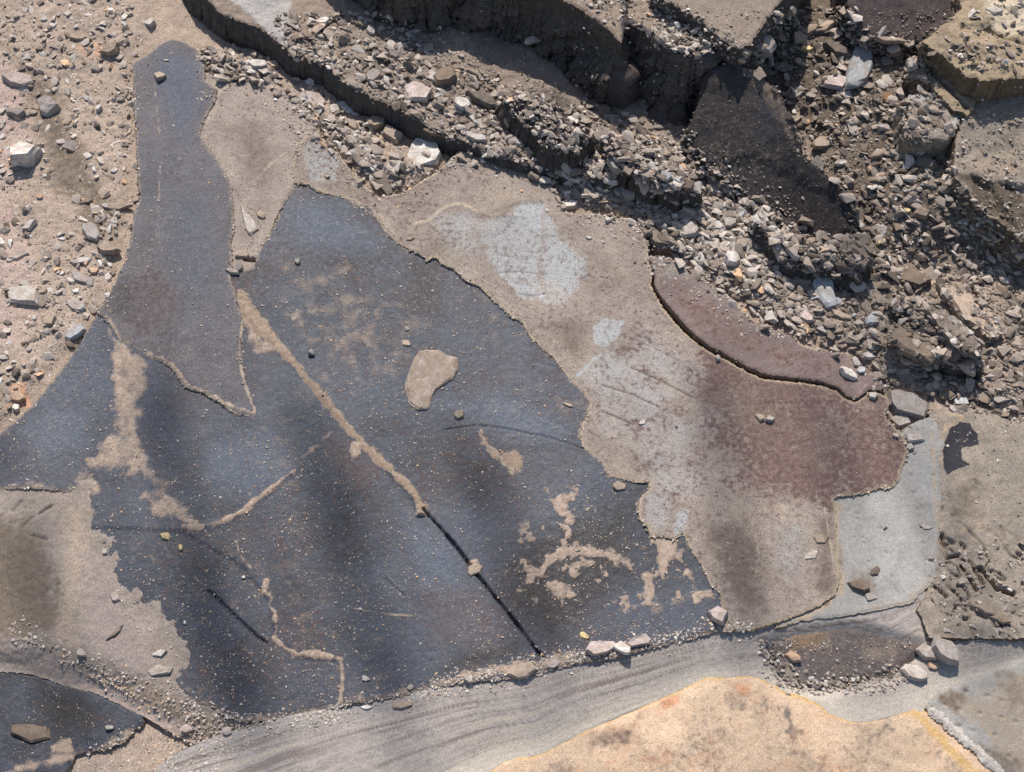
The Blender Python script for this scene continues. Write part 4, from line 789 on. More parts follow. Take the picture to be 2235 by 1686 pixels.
slab("rock_ledge", [(1950, 650), (2010, 640), (2070, 690), (2130, 745), (2150, 800), (2080, 790), (2000, 740)], (0.036, 0.0, -0.05), 0.04, m_coal, "dark broken ledge under the long dark rock", "rock ledge", jag=8, jsize=26, edge=(0.012, 0.008), rel=((0.05, 0.005, 4), (0.012, 0.002, 3)), seed=149, out=0.3, rough=0.005)

# ------------------------------------------------------------------ loose stones
TONES = {
    'white': stone_mat("white_stone", rgb(206, 199, 190), rgb(188, 180, 170)), 'pale': stone_mat("pale_grey_stone", rgb(186, 178, 168), rgb(168, 158, 148)),
    'grey': stone_mat("grey_shale_stone", rgb(156, 149, 143), rgb(140, 132, 126), rgb(168, 150, 134)), 'tan': stone_mat("tan_stone", rgb(166, 148, 130), rgb(148, 130, 114), rgb(178, 158, 138)),
    'brown': stone_mat("brown_stone", rgb(126, 110, 95), rgb(110, 96, 84), rgb(148, 130, 112)), 'dark': stone_mat("dark_shale_stone", rgb(112, 102, 92), rgb(92, 84, 78), rgb(148, 132, 116)),
    'orange': stone_mat("orange_stone", rgb(198, 166, 138), rgb(180, 146, 118)), 'flake': stone_mat("dusty_flake", rgb(146, 132, 119), rgb(128, 115, 104), rgb(140, 122, 104)), 'pink': stone_mat("pinkish_stone", rgb(182, 166, 158), rgb(166, 150, 142)),
    'blue': stone_mat("blue_grey_stone", rgb(170, 172, 172), rgb(152, 153, 154)), 'rust': stone_mat("rusty_stone", rgb(134, 98, 62), rgb(112, 82, 56)), 'yellow': stone_mat("yellow_stone", rgb(222, 200, 150), rgb(206, 180, 128)),
}


def facet_hull(seed, n=16, flat=0.5):
    r = random.Random(seed)
    bm = bmesh.new()
    for i in range(n):
        a = r.uniform(0, 2 * math.pi); zc = r.uniform(-1, 1); q = math.sqrt(1 - zc * zc) ** 0.7
        k = r.uniform(0.82, 1.0)
        bm.verts.new((q * math.cos(a) * k, q * math.sin(a) * k, max(-0.75, min(0.75, zc * 1.1)) * flat * k))
    res = bmesh.ops.convex_hull(bm, input=bm.verts)
    bmesh.ops.delete(bm, geom=[v for v in bm.verts if not v.link_faces], context='VERTS')
    bmesh.ops.triangulate(bm, faces=bm.faces)
    bm.normal_update()
    V = np.array([v.co[:] for v in bm.verts]); F = np.array([[v.index for v in f.verts] for f in bm.faces])
    bm.verts.index_update()
    F = np.array([[v.index for v in f.verts] for f in bm.faces])
    bm.free()
    mx = np.abs(V).max(0)
    return V / np.array([mx[0], mx[1], max(mx[0], mx[1])]), F


def chip_mesh(name, pts, thick, seed, tilt=0.0):
    """a split-shale chip from its plan outline: bevelled, roughened, slightly wedge-shaped"""
    r = random.Random(seed)
    bm = bmesh.new()
    pts = np.asarray(pts, float)
    area = 0.5 * np.sum(pts[:, 0] * np.roll(pts[:, 1], -1) - pts[:, 1] * np.roll(pts[:, 0], -1))
    if area < 0: pts = pts[::-1]
    c = pts.mean(0); size = max(np.ptp(pts[:, 0]), np.ptp(pts[:, 1]))
    wa = r.uniform(0, 6.28); wk = r.uniform(0.1, 0.35)
    n = len(pts)
    lay = [(0.92, 0.0), (1.0, 0.3), (r.uniform(0.93, 0.99), 0.72), (r.uniform(0.78, 0.9), 1.0)]
    rings = []
    for k, (s, h) in enumerate(lay):
        row = []
        for i, p in enumerate(pts):
            s2 = s * (1 + (r.uniform(-0.05, 0.05) if k else 0))
            q = c + (p - c) * s2
            z = h * thick * (1 + wk * ((p[0] - c[0]) * math.cos(wa) + (p[1] - c[1]) * math.sin(wa)) / (size * 0.5) * (1 if h > 0.5 else 0))
            row.append(bm.verts.new((q[0], q[1], z)))
        rings.append(row)
    for k in range(3):
        for i in range(n):
            bm.faces.new((rings[k][i], rings[k][(i + 1) % n], rings[k + 1][(i + 1) % n], rings[k + 1][i]))
    bm.faces.new(rings[0][::-1])
    top = bm.faces.new(rings[-1])
    res = bmesh.ops.poke(bm, faces=[top])
    for v in res['verts']: v.co.z += thick * r.uniform(-0.05, 0.12); v.co.x += size * r.uniform(-0.1, 0.1); v.co.y += size * r.uniform(-0.1, 0.1)
    bmesh.ops.triangulate(bm, faces=bm.faces)
    bmesh.ops.subdivide_edges(bm, edges=bm.edges, cuts=2 if size > 0.012 else 1, use_grid_fill=True)
    from mathutils import noise as mn
    off = Vector((seed * 1.37 % 50, seed * 0.73 % 50, 0))
    fr = 5.0 / size
    for v in bm.verts:
        d = mn.noise_vector(v.co * fr + off) * size * 0.022 + mn.noise_vector(v.co * fr * 2.7 + off) * size * 0.010
        if v.co.z > 1e-6: v.co += d
    me = bpy.data.meshes.new(name); bm.to_mesh(me); bm.free()
    return me


def set_down(o, x, y, z, sink, tilt, seed, rad=0.0):
    r = random.Random(seed)
    o.location = (x, y, z - sink)
    o.rotation_euler = (r.uniform(-tilt, tilt), r.uniform(-tilt, tilt), o.rotation_euler.z)


HERO_N = [0]


def nm_is_loose(tone, W):
    return W > 18


def hero(name, u, v, L, W, ang, tone, label, cat="stone", thick=0.42, tilt=0.10, group=None, outline=None, nv=None):
    """a stone measured on the photo: middle, length, width (photo units), heading of the long axis, colour"""
    HERO_N[0] += 1; seed = 500 + HERO_N[0] * 7
    r = random.Random(seed)
    if outline is not None:
        us = [p[0] for p in outline]; vs = [p[1] for p in outline]
        u, v = sum(us) / len(us), sum(vs) / len(vs); L, W = max(us) - min(us), max(vs) - min(vs)
    x, y, z = (float(k[0]) for k in ground_at(u, v + W * 0.10))
    th = thick * min(L, W) * PXM
    if outline is not None:
        ox, oy = px(np.array(us), np.array(vs), z + th * 0.8)
        ox = ox - x; oy = oy - y
        pts = np.stack([ox, oy], 1)
    else:
        n = nv or r.choice((5, 5, 6, 6, 7))
        a0 = r.uniform(0, 6.28); pts = []
        for i in range(n):
            a = a0 + (i + r.uniform(-0.34, 0.34)) * 2 * math.pi / n
            k = r.uniform(0.76, 1.10)
            pts.append((math.cos(a) * L * 0.5 * k * PXM, math.sin(a) * W * 0.5 * k * PXM / 0.92))
        pts = np.array(pts)
        ca, sa = math.cos(math.radians(ang)), math.sin(math.radians(ang))
        pts = np.stack([pts[:, 0] * ca - pts[:, 1] * sa, pts[:, 0] * sa + pts[:, 1] * ca], 1)
    me = chip_mesh(name, pts, th, seed)
    me.materials.append(TONES[tone])
    o = bpy.data.objects.new(name, me); COL.objects.link(o)
    hs = hat(x + pts[:, 0] * 0.6, y + pts[:, 1] * 0.6)
    zb_ = max(z - th * 0.3, min(float(np.median(hs)), z + th * 0.5))
    set_down(o, x, y, zb_, th * (0.28 if nm_is_loose(tone, W) else 0.15), tilt * 0.6, seed)
    tag(o, label, cat, group)
    # remember it so that later stones rest on it
    if outline is not None and L > 58 and tone in ('dark', 'brown', 'tan') and name == 'rock':
        qx, qy = np.meshgrid(np.arange(pts[:, 0].min(), pts[:, 0].max(), 0.0018), np.arange(pts[:, 1].min(), pts[:, 1].max(), 0.0018))
        m = sdf(qx, qy, pts) > 0.001
        raster(x + qx[m], y + qy[m], np.full(int(m.sum()), zb_ + th * 0.62))
    return o


C, PB, RK = "stone_chip", "pebble", "rock"
HEROES = [
    # sandy rubble beside the tongue
    (RK, 42, 172, 52, 74, 80, 'pink', "pinkish-grey block cut by the frame, highest stone of the sandy rubble"), (RK, 106, 236, 58, 48, 10, 'grey', "pointed grey stone with a black shadow in the sandy rubble", 0.75), (C, 36, 246, 28, 56, 75, 'grey', "narrow grey chip cut by the frame beside the pointed grey stone", 0.6),
    (RK, 52, 338, 92, 84, 20, 'white', "largest pale rock of the sandy rubble, half out of frame", 0.62), (PB, 243, 114, 40, 46, 90, 'tan', "tan rounded pebble near the tip of the tongue slab", 0.7), (C, 210, 150, 32, 22, -25, 'grey', "small grey chip below the tan rounded pebble", 0.5), (PB, 330, 50, 32, 26, -15, 'pale', "pale pebble with a crescent shadow above the tongue's tip", 0.7),
    (C, 170, 84, 52, 18, 0, 'tan', "flat sand-coloured sliver left of the tan rounded pebble", 0.5), (C, 196, 222, 20, 26, 60, 'blue', "tiny bluish chip touching a white pebble in the sand"), (PB, 217, 240, 17, 18, 0, 'white', "tiny white round pebble touching a bluish chip", 0.8), (C, 98, 42, 24, 18, 30, 'white', "pink-white chip near the top left corner of the sand", 0.4),
    (C, 200, 505, 66, 38, -62, 'grey', "smooth grey oblong chip leaning left of the tongue slab", 0.35), (RK, 238, 546, 58, 34, 18, 'tan', "wide tan stone throwing a broad shadow beside the tongue slab", 0.7), (C, 178, 569, 50, 18, 5, 'pale', "pale flat chip above a group of orange crumbs", 0.5), (C, 177, 607, 56, 34, -28, 'grey', "grey chip below the orange crumbs", 0.3),
    (RK, 57, 644, 54, 84, 74, 'pale', "tall pale grey rock near the frame below the sandy path", 0.35), (C, 168, 664, 54, 34, -35, 'grey', "grey chip between two tan stones beside the slab's left edge", 0.3), (C, 42, 555, 28, 48, -65, 'pink', "pinkish chip at the frame above the tall pale grey rock", 0.35), (C, 63, 494, 44, 24, 32, 'pale', "pale tilted chip with a dark hollow below, near the frame", 0.6), (PB, 110, 700, 42, 28, 0, 'tan', "orange-tan pebble left of the blue-white chip", 0.5),
    (C, 162, 725, 60, 38, 38, 'blue', "blue-white oval chip resting on the slab's pale left rim", 0.4), (C, 133, 520, 9, 21, 80, 'white', "upright white splinter in the sand"), (C, 94, 636, 28, 14, 10, 'tan', "cream sliver beside the tall pale grey rock"), (C, 208, 594, 24, 15, 10, 'orange', "orange crumb under the wide tan stone", 0.5), (C, 188, 575, 14, 14, 0, 'orange', "orange crumb stuck to the pale flat chip", 0.6),
    (C, 40, 865, 30, 32, 40, 'orange', "orange lump at the frame above the blue slab", 0.4), (C, 36, 890, 18, 18, 0, 'white', "white crumb just below the orange lump", 0.5), (C, 88, 432, 18, 14, 20, 'orange', "orange grain in the sand between two trails of grit", 0.5), (C, 206, 465, 22, 8, 0, 'yellow', "thin yellow flake in the sand near the tongue's left edge"),
    (C, 250, 372, 20, 14, 20, 'white', "small white chip close to the tongue's straight left edge"), (C, 262, 452, 60, 18, 14, 'tan', "long tan sliver of grit against the tongue's left edge", 0.5), (C, 190, 440, 36, 16, 25, 'brown', "brown sliver in the darker grit left of the tongue"),
    # on the dark slabs
    (PB, 350, 168, 32, 24, -20, 'tan', "tan pebble lying on the upper part of the tongue", 0.6), (C, 363, 132, 7, 19, 75, 'pale', "white sliver standing on the tip of the tongue", 0.6), (PB, 650, 572, 15, 13, 20, 'pale', "tiny pale pebble with black shadow on the blue slab's arm", 0.8), (PB, 681, 772, 16, 14, 0, 'grey', "tiny grey pebble beside the sandy vein", 0.8),
    (C, 888, 749, 26, 16, -15, 'tan', "small tan flake just above the broad tan flake", 0.25), (PB, 1002, 905, 26, 22, -35, 'tan', "rounded tan pebble right of the broad tan flake", 0.6), (C, 508, 594, 14, 38, 75, 'pale', "pale upright chip in the joint between tongue and blue slab", 0.8), (PB, 524, 587, 17, 18, 0, 'grey', "grey cube-like pebble in the joint between tongue and blue slab", 0.9), (C, 530, 557, 40, 18, 2, 'tan', "tan cap stone over the black slot between two dark slabs", 0.55),
    (C, 571, 470, 18, 26, 55, 'tan', "tan chip beside the white dagger-shaped splinter", 0.5), (PB, 231, 1206, 14, 12, 30, 'white', "bright white pebble on the blue slab's left rim", 0.6), (PB, 362, 1170, 18, 24, 70, 'yellow', "yellowish crumb on the blue lobe below the sandy patch", 0.5), (PB, 395, 1194, 12, 14, 0, 'yellow', "smaller yellow crumb below the yellowish crumb", 0.6), (PB, 532, 1261, 11, 9, 0, 'white', "white grain above the notched sandy line on the lobe", 0.6),
    (PB, 404, 1359, 8, 10, 0, 'pale', "pale grain on the dark lower lobe", 0.6), (C, 798, 1481, 20, 14, -30, 'pale', "grey-white chip near the bottom of the blue slab", 0.4), (C, 896, 1500, 12, 16, -60, 'pale', "small pale chip right of the grey-white chip"), (C, 800, 1544, 24, 9, 5, 'white', "white flake on the sandy bottom rim", 0.4), (C, 1275, 1386, 16, 24, 70, 'yellow', "yellow notched flake on the blue slab's lower right", 0.3), (C, 1036, 1240, 26, 38, -60, 'tan', "tan-brown chip wedged in the long straight crack", 0.25),
    (PB, 890, 720, 12, 9, 0, 'white', "white speck-like pebble above the small tan flake", 0.6), (C, 1240, 885, 26, 7, -30, 'tan', "thin tan splinter near the ragged rim", 0.5), (C, 1350, 1062, 36, 22, -10, 'tan', "tan crumb beside the notch of the ragged rim", 0.4), (C, 895, 522, 22, 9, 15, 'tan', "tan sliver on the dusty slab above the blue one", 0.5), (PB, 715, 386, 18, 12, 0, 'tan', "tan pebble on the dusty slab near the blue arm's tip", 0.5),
    # on the pale left shelf
    (C, 348, 1463, 54, 26, 2, 'pale', "half-moon pale chip at the rim of the dark lobe", 0.3), (C, 349, 1426, 30, 15, 5, 'pale', "small pale chip just above the half-moon chip", 0.5), (C, 178, 1425, 26, 16, -40, 'pale', "pale chip on the sandy shelf above the small dark slab", 0.5), (C, 250, 1384, 46, 9, 50, 'dark', "dark stick-like splinter on the sandy shelf", 0.7), (C, 252, 1302, 24, 22, 20, 'pink', "pink crumb on the curved rim of the lobe", 0.4),
    (C, 72, 1592, 38, 82, 78, 'brown', "brown wedge-shaped chip on the small blue-black slab", 0.35), (PB, 240, 1588, 11, 18, 90, 'pale', "pale grain-sized pebble on the small blue-black slab", 0.8), (C, 92, 1600, 8, 20, 75, 'white', "white splinter against the brown wedge-shaped chip", 0.8), (C, 410, 1590, 40, 20, 10, 'pink', "pinkish crumb in the grit below the lobe", 0.4), (C, 497, 1596, 24, 18, -20, 'pale', "pale crumb at the end of the grit below the lobe", 0.4),
    # rubble above the dusty slab
    (RK, 563, 141, 34, 52, 85, 'white', "white pointed stone against the thin dark step", 0.7), (C, 596, 142, 36, 30, -30, 'tan', "tan stone leaning on the white pointed stone", 0.5), (C, 706, 47, 44, 24, 8, 'white', "white stone high on the rubble shelf", 0.6), (C, 670, 76, 38, 24, -40, 'brown', "brown stone below the white one on the rubble shelf", 0.5),
    (C, 688, 220, 64, 46, -38, 'pink', "flat pinkish slab piece perched over a dark crack", 0.3), (C, 730, 240, 32, 28, 0, 'pale', "cream stone between the flat pinkish piece and a blue triangle", 0.6), (C, 763, 234, 34, 50, 80, 'blue', "blue-grey triangular stone below the thin dark step", 0.5), (C, 741, 268, 26, 18, 10, 'tan', "small tan stone below the cream stone", 0.6), (C, 773, 276, 38, 26, -20, 'tan', "tan stone with a dark gap beneath, below the blue-grey triangle", 0.6),
    (C, 773, 333, 24, 64, -80, 'white', "white oblong stone standing at the dusty slab's rim", 0.6), (C, 745, 322, 40, 22, -40, 'pale', "pale flake left of the white oblong stone", 0.3), (RK, 822, 270, 56, 46, -30, 'tan', "tan rock between the blue-grey triangle and the big white rock", 0.6), (RK, 858, 296, 46, 66, 60, 'tan', "upright tan rock leaning against the big white rock", 0.6),
    (RK, 907, 196, 64, 76, 60, 'pink', "lilac-grey flat rock on the shelf, left of the brown oval", 0.3), (RK, 974, 164, 62, 66, -60, 'brown', "brown oval rock with a smooth top on the shelf", 0.45), (RK, 1056, 221, 94, 34, -28, 'dark', "dark long stone lying right of the brown oval rock", 0.8), (C, 1008, 228, 46, 36, -35, 'white', "white angular stone beside the dark long stone", 0.6), (C, 1032, 258, 16, 24, 40, 'white', "small white stone under the dark long stone", 0.6),
    (C, 1041, 300, 64, 24, -22, 'pale', "pale oblong stone below the dark long stone", 0.6), (C, 1116, 268, 46, 28, 32, 'tan', "tan stone below the right end of the dark long stone", 0.6), (C, 1122, 306, 56, 36, -15, 'grey', "grey flat stone at the dusty slab's top rim", 0.35), (PB, 1312, 304, 50, 36, -8, 'grey', "grey egg-shaped pebble below the tall black faces", 0.65), (C, 1312, 340, 40, 16, -35, 'white', "white chip just below the grey egg-shaped pebble", 0.5), (C, 1344, 362, 52, 30, -35, 'grey', "grey stone over a dark hollow below the egg-shaped pebble", 0.7),
    (C, 1168, 84, 20, 54, -68, 'pink', "pale stone caught on the tall brown-black face", 0.5), (C, 985, 250, 30, 14, 20, 'tan', "tan sliver between white stone and big white rock", 0.5), (C, 815, 165, 50, 40, 20, 'grey', "dusty grey lump high above the thin dark step", 0.4), (C, 905, 70, 60, 10, 14, 'pale', "long pale splinter lying across the shelf rubble", 0.6), (C, 1050, 165, 70, 14, -20, 'tan', "long tan splinter below the black face", 0.6), (C, 1060, 190, 66, 12, -28, 'brown', "long brown splinter above the dark long stone", 0.7),
    (C, 860, 120, 26, 30, 70, 'grey', "grey chip in the middle of the shelf rubble", 0.5), (C, 810, 66, 34, 22, -35, 'pale', "pale chip near the top of the shelf rubble", 0.5), (C, 940, 290, 40, 16, -25, 'brown', "brown sliver above the big white rock's shoulder", 0.5),
    (RK, 1246, 446, 46, 28, 14, 'white', "white triangular stone at the end of the dusty slab's rim", 0.6), (C, 1372, 424, 38, 32, -40, 'grey', "grey stone with a black left side in the middle rubble", 0.7), (RK, 1506, 506, 38, 46, -60, 'pale', "pale upright stone right of the dark angular slab", 0.7), (C, 1562, 498, 44, 24, 20, 'pale', "pale stone over a black hole in the rubble", 0.6), (C, 1592, 486, 34, 36, -45, 'pale', "pale stone up against the one over the black hole", 0.5), (C, 1616, 470, 34, 18, 35, 'blue', "blue-grey chip above the pair of pale stones", 0.5),
    (C, 1598, 566, 44, 36, -10, 'white', "white stone in the rubble above the red-brown sliver", 0.6), (C, 1640, 586, 18, 48, -65, 'white', "slanting white splinter right of the white stone", 0.6), (C, 1564, 563, 44, 20, 25, 'pale', "pale flake left of the white stone above the sliver", 0.5), (PB, 1325, 480, 15, 15, 0, 'white', "small bright white pebble on the dusty slab", 0.7), (C, 1254, 396, 44, 20, -28, 'white', "white oblong chip above the white triangular stone", 0.5), (C, 1285, 520, 16, 10, 0, 'white', "small white flake below the bright white pebble", 0.4),
    (C, 1366, 465, 20, 12, 20, 'orange', "orange flake at the dusty slab's top corner", 0.4), (C, 1350, 462, 26, 16, 20, 'pink', "pinkish chip next to the orange flake"), (C, 1455, 385, 36, 24, -50, 'blue', "bluish chip left of the charcoal slab", 0.5), (C, 1480, 400, 30, 26, 30, 'pale', "pale chip beside the bluish chip", 0.5), (C, 1570, 590, 46, 14, -15, 'tan', "tan flake just below the pale flake in the rubble"), (C, 1690, 520, 40, 18, -30, 'tan', "tan sliver below the charcoal slab", 0.5), (C, 1725, 580, 22, 14, 0, 'pale', "cream chip below the grit mound", 0.5),
    # upper right rubble
    (RK, 1666, 100, 66, 54, -10, 'grey', "grey boulder-like stone in the corner of the tan block", 0.6), (C, 1862, 52, 36, 12, 8, 'white', "white sliver by the purple-brown slab", 0.6), (RK, 1826, 112, 78, 32, -38, 'dark', "dark tilted stone left of the great pointed grey stone", 0.8), (C, 1766, 68, 30, 46, -60, 'tan', "tan stone standing in the upper rubble", 0.7), (C, 1744, 82, 32, 46, 80, 'tan', "brown-tan stone left of the tan standing one", 0.6), (C, 1798, 60, 26, 64, -58, 'tan', "long tan stone right of the tan standing one", 0.7),
    (C, 1762, 108, 42, 20, 5, 'yellow', "cream stone with a bright edge below the tan standing one", 0.6), (C, 1818, 186, 44, 66, 80, 'pink', "upright pinkish stone with a dark dent", 0.4), (C, 1736, 202, 44, 40, -30, 'grey', "flat grey stone beside a bright white chip", 0.4), (C, 1766, 212, 24, 12, 2, 'white', "bright white chip beside the flat grey stone", 0.7), (C, 1847, 211, 18, 24, 50, 'white', "white crumb at the foot of the great pointed stone", 0.6), (PB, 1936, 214, 28, 28, 0, 'rust', "round rusty-brown disc in the upper right rubble", 0.35),
    (C, 1955, 240, 58, 10, 45, 'pale', "thin pale stick of shale leaning beside the flat grey slab", 0.9), (C, 1942, 94, 84, 14, -3, 'tan', "straight tan stick of shale right of the great pointed stone", 0.8), (C, 1936, 134, 40, 30, 30, 'grey', "blue-grey flat chip below the tan stick", 0.3), (C, 1988, 150, 36, 36, 0, 'pale', "crumbly pale lump below the tan stick's right end", 0.5), (C, 1838, 357, 44, 16, 5, 'white', "bright white oblong chip beyond the charcoal slab", 0.8), (C, 1922, 330, 24, 56, -62, 'tan', "tan oblong chip right of the bright white oblong", 0.6),
    (C, 1955, 336, 38, 22, -5, 'grey', "grey rounded chip beside the tan oblong chip", 0.6), (C, 2014, 356, 72, 34, -32, 'dark', "dark oblong stone below the flat grey slab", 0.6), (C, 1904, 366, 32, 22, 10, 'orange', "peach-coloured lump below the tan oblong chip", 0.6), (PB, 1924, 385, 18, 14, 0, 'orange', "small orange pebble below the peach-coloured lump", 0.7), (C, 1737, 256, 24, 64, -60, 'tan', "brownish oblong stone at the charcoal slab's right rim", 0.7), (C, 1793, 155, 14, 18, 60, 'orange', "orange crumb left of the great pointed stone", 0.6), (C, 1763, 268, 9, 14, 0, 'orange', "orange grain beside the brownish oblong stone", 0.8),
    (C, 1800, 310, 70, 36, 15, 'tan', "dusty tan lump above the bright white oblong chip", 0.4), (PB, 1978, 461, 20, 14, 0, 'yellow', "single yellow pebble in the right-hand rubble", 0.8), (C, 1950, 436, 20, 16, 0, 'white', "white chip above the single yellow pebble", 0.6), (PB, 1617, 138, 14, 20, 60, 'orange', "orange pebble at the tilted slab's upper corner", 0.8), (PB, 1625, 130, 12, 12, 0, 'white', "white pebble touching the orange one at the slab's corner", 0.8), (C, 1660, 138, 14, 24, -50, 'white', "bluish-white splinter under the boulder-like stone", 0.6),
    (C, 2120, 30, 40, 14, 60, 'white', "white splinter on the yellowish block", 0.6), (C, 2170, 22, 50, 20, -20, 'white', "white slab fragment in the top right corner", 0.5), (C, 2010, 470, 46, 30, -15, 'brown', "brown stone above a curved black gap in the rubble", 0.6), (C, 1926, 525, 10, 36, -60, 'yellow', "pale curved splinter above the flat brown stone", 0.8),
    (C, 1912, 690, 36, 62, -55, 'blue', "pale blue-grey chip in the lower rubble", 0.35), (C, 1828, 660, 28, 24, 40, 'blue', "pale chip at the foot of the blue-grey slab fragment", 0.5), (C, 1852, 815, 28, 42, 60, 'white', "white stone on the right tip of the red-brown sliver", 0.6), (C, 1898, 776, 60, 22, 12, 'white', "long white stone above the sliver's right tip", 0.6), (C, 1868, 790, 30, 20, -50, 'pale', "pale stone joining the two white ones at the sliver's tip", 0.5), (C, 1880, 808, 24, 16, 30, 'blue', "bluish crumb beside the white stone on the sliver's tip", 0.5),
    (C, 1835, 690, 60, 18, -20, 'tan', "arched tan sliver over a black hole in the lower rubble", 0.6), (C, 1800, 720, 60, 20, -30, 'grey', "slanting grey flake in the lower rubble", 0.3), (C, 1760, 690, 40, 30, -60, 'pink', "pinkish flake in the lower rubble", 0.4),
    # right of the red plate
    (C, 1964, 918, 60, 34, -32, 'pale', "pale rough chip overlapping the red plate's right rim", 0.4), (C, 1994, 957, 44, 22, -5, 'pale', "pale chip at the head of the grey mudstone pocket", 0.6), (C, 1954, 951, 16, 12, -30, 'pale', "small pale crumb on the red plate's right rim", 0.6), (C, 2096, 874, 34, 30, 10, 'blue', "blue-grey lump above the black fossil-like patch", 0.5), (C, 1985, 976, 22, 16, -30, 'pale', "pale crumb under the chip at the pocket's head", 0.6), (PB, 1904, 863, 20, 24, 60, 'pale', "pale pebble in the bay of the black crack", 0.7),
    (PB, 1658, 912, 18, 20, 60, 'tan', "left one of two pebbles side by side on the red plate", 0.6), (PB, 1680, 914, 18, 24, 80, 'pale', "right one of two pebbles side by side on the red plate", 0.7), (PB, 1567, 783, 12, 12, 0, 'white', "white grain sitting in the black crack", 0.9), (RK, 1874, 1276, 46, 30, -15, 'brown', "brown oval stone at the lower end of the mudstone pocket", 0.5), (C, 1898, 1303, 30, 16, -5, 'grey', "grey oval chip under the brown oval stone", 0.3), (C, 1910, 1244, 18, 24, -50, 'brown', "small brown chip above the brown oval stone", 0.4),
    (C, 1791, 1174, 34, 30, -20, 'tan', "tan flake on the brown edge left of the mudstone pocket", 0.2), (C, 2021, 1151, 30, 12, -6, 'pale', "pale crescent flake in the mudstone pocket", 0.3), (C, 1772, 1210, 18, 32, -60, 'pale', "pale sliver left of the mudstone pocket", 0.25), (RK, 2020, 1424, 36, 52, 60, 'pale', "pale rough rock at the right end of the dark lens", 0.6), (RK, 2062, 1418, 58, 66, 60, 'grey', "grey rounded rock beside the pale rough one near the lens", 0.6), (C, 1994, 1468, 60, 32, -12, 'pale', "pale hollowed stone in front of the dark lens", 0.5), (C, 2037, 1452, 16, 28, 80, 'orange', "peach chip between the rocks at the lens's end", 0.5), (C, 1731, 1432, 22, 36, 70, 'orange', "peach chip standing on the dark lens", 0.5), (C, 1862, 1484, 14, 12, 0, 'white', "white grain at the lower rim of the dark lens", 0.6),
    (RK, 1570, 1340, 46, 42, -20, 'pink', "pale pink stone at the blue slab's lower right corner", 0.6), (C, 1310, 1412, 80, 30, 12, 'pink', "long pinkish stone on the blue slab's lower rim", 0.5), (C, 1356, 1414, 30, 36, 70, 'white', "white stone between two pinkish ones on the lower rim", 0.5), (C, 1394, 1400, 64, 26, 14, 'pink', "notched pinkish stone at the right of the white one", 0.5), (C, 1140, 1460, 66, 36, 10, 'tan', "tan lump where the straight crack meets the lower rim", 0.4), (C, 1206, 1450, 34, 16, 20, 'pink', "pinkish crumb right of the tan lump", 0.4), (C, 880, 1538, 46, 14, 10, 'tan', "flat tan flake on the lower rim of the blue slab", 0.4), (C, 1022, 1481, 26, 16, -20, 'pale', "pale chip on the sandy lower rim", 0.4),
    (C, 1476, 930, 10, 10, 0, 'white', "white grain where two thin cracks meet", 0.7), (C, 1402, 922, 20, 9, 40, 'white', "white flake at the end of a thin crack", 0.4), (C, 2180, 1350, 50, 24, -20, 'brown', "brown slabby crumb at the right edge below the cracks", 0.4), (C, 2150, 1330, 40, 18, -30, 'tan', "tan slabby crumb left of the brown one by the edge", 0.5),
]
for h in HEROES:
    nm_, u, v, L, W, ang, tone, label = h[:8]
    th = h[8] if len(h) > 8 else 0.42
    hero(nm_, u, v, L, W, ang, tone, label, {"stone_chip": "stone chip", "pebble": "pebble", "rock": "rock"}[nm_], thick=th, tilt=0.06 if W < 30 else 0.1)
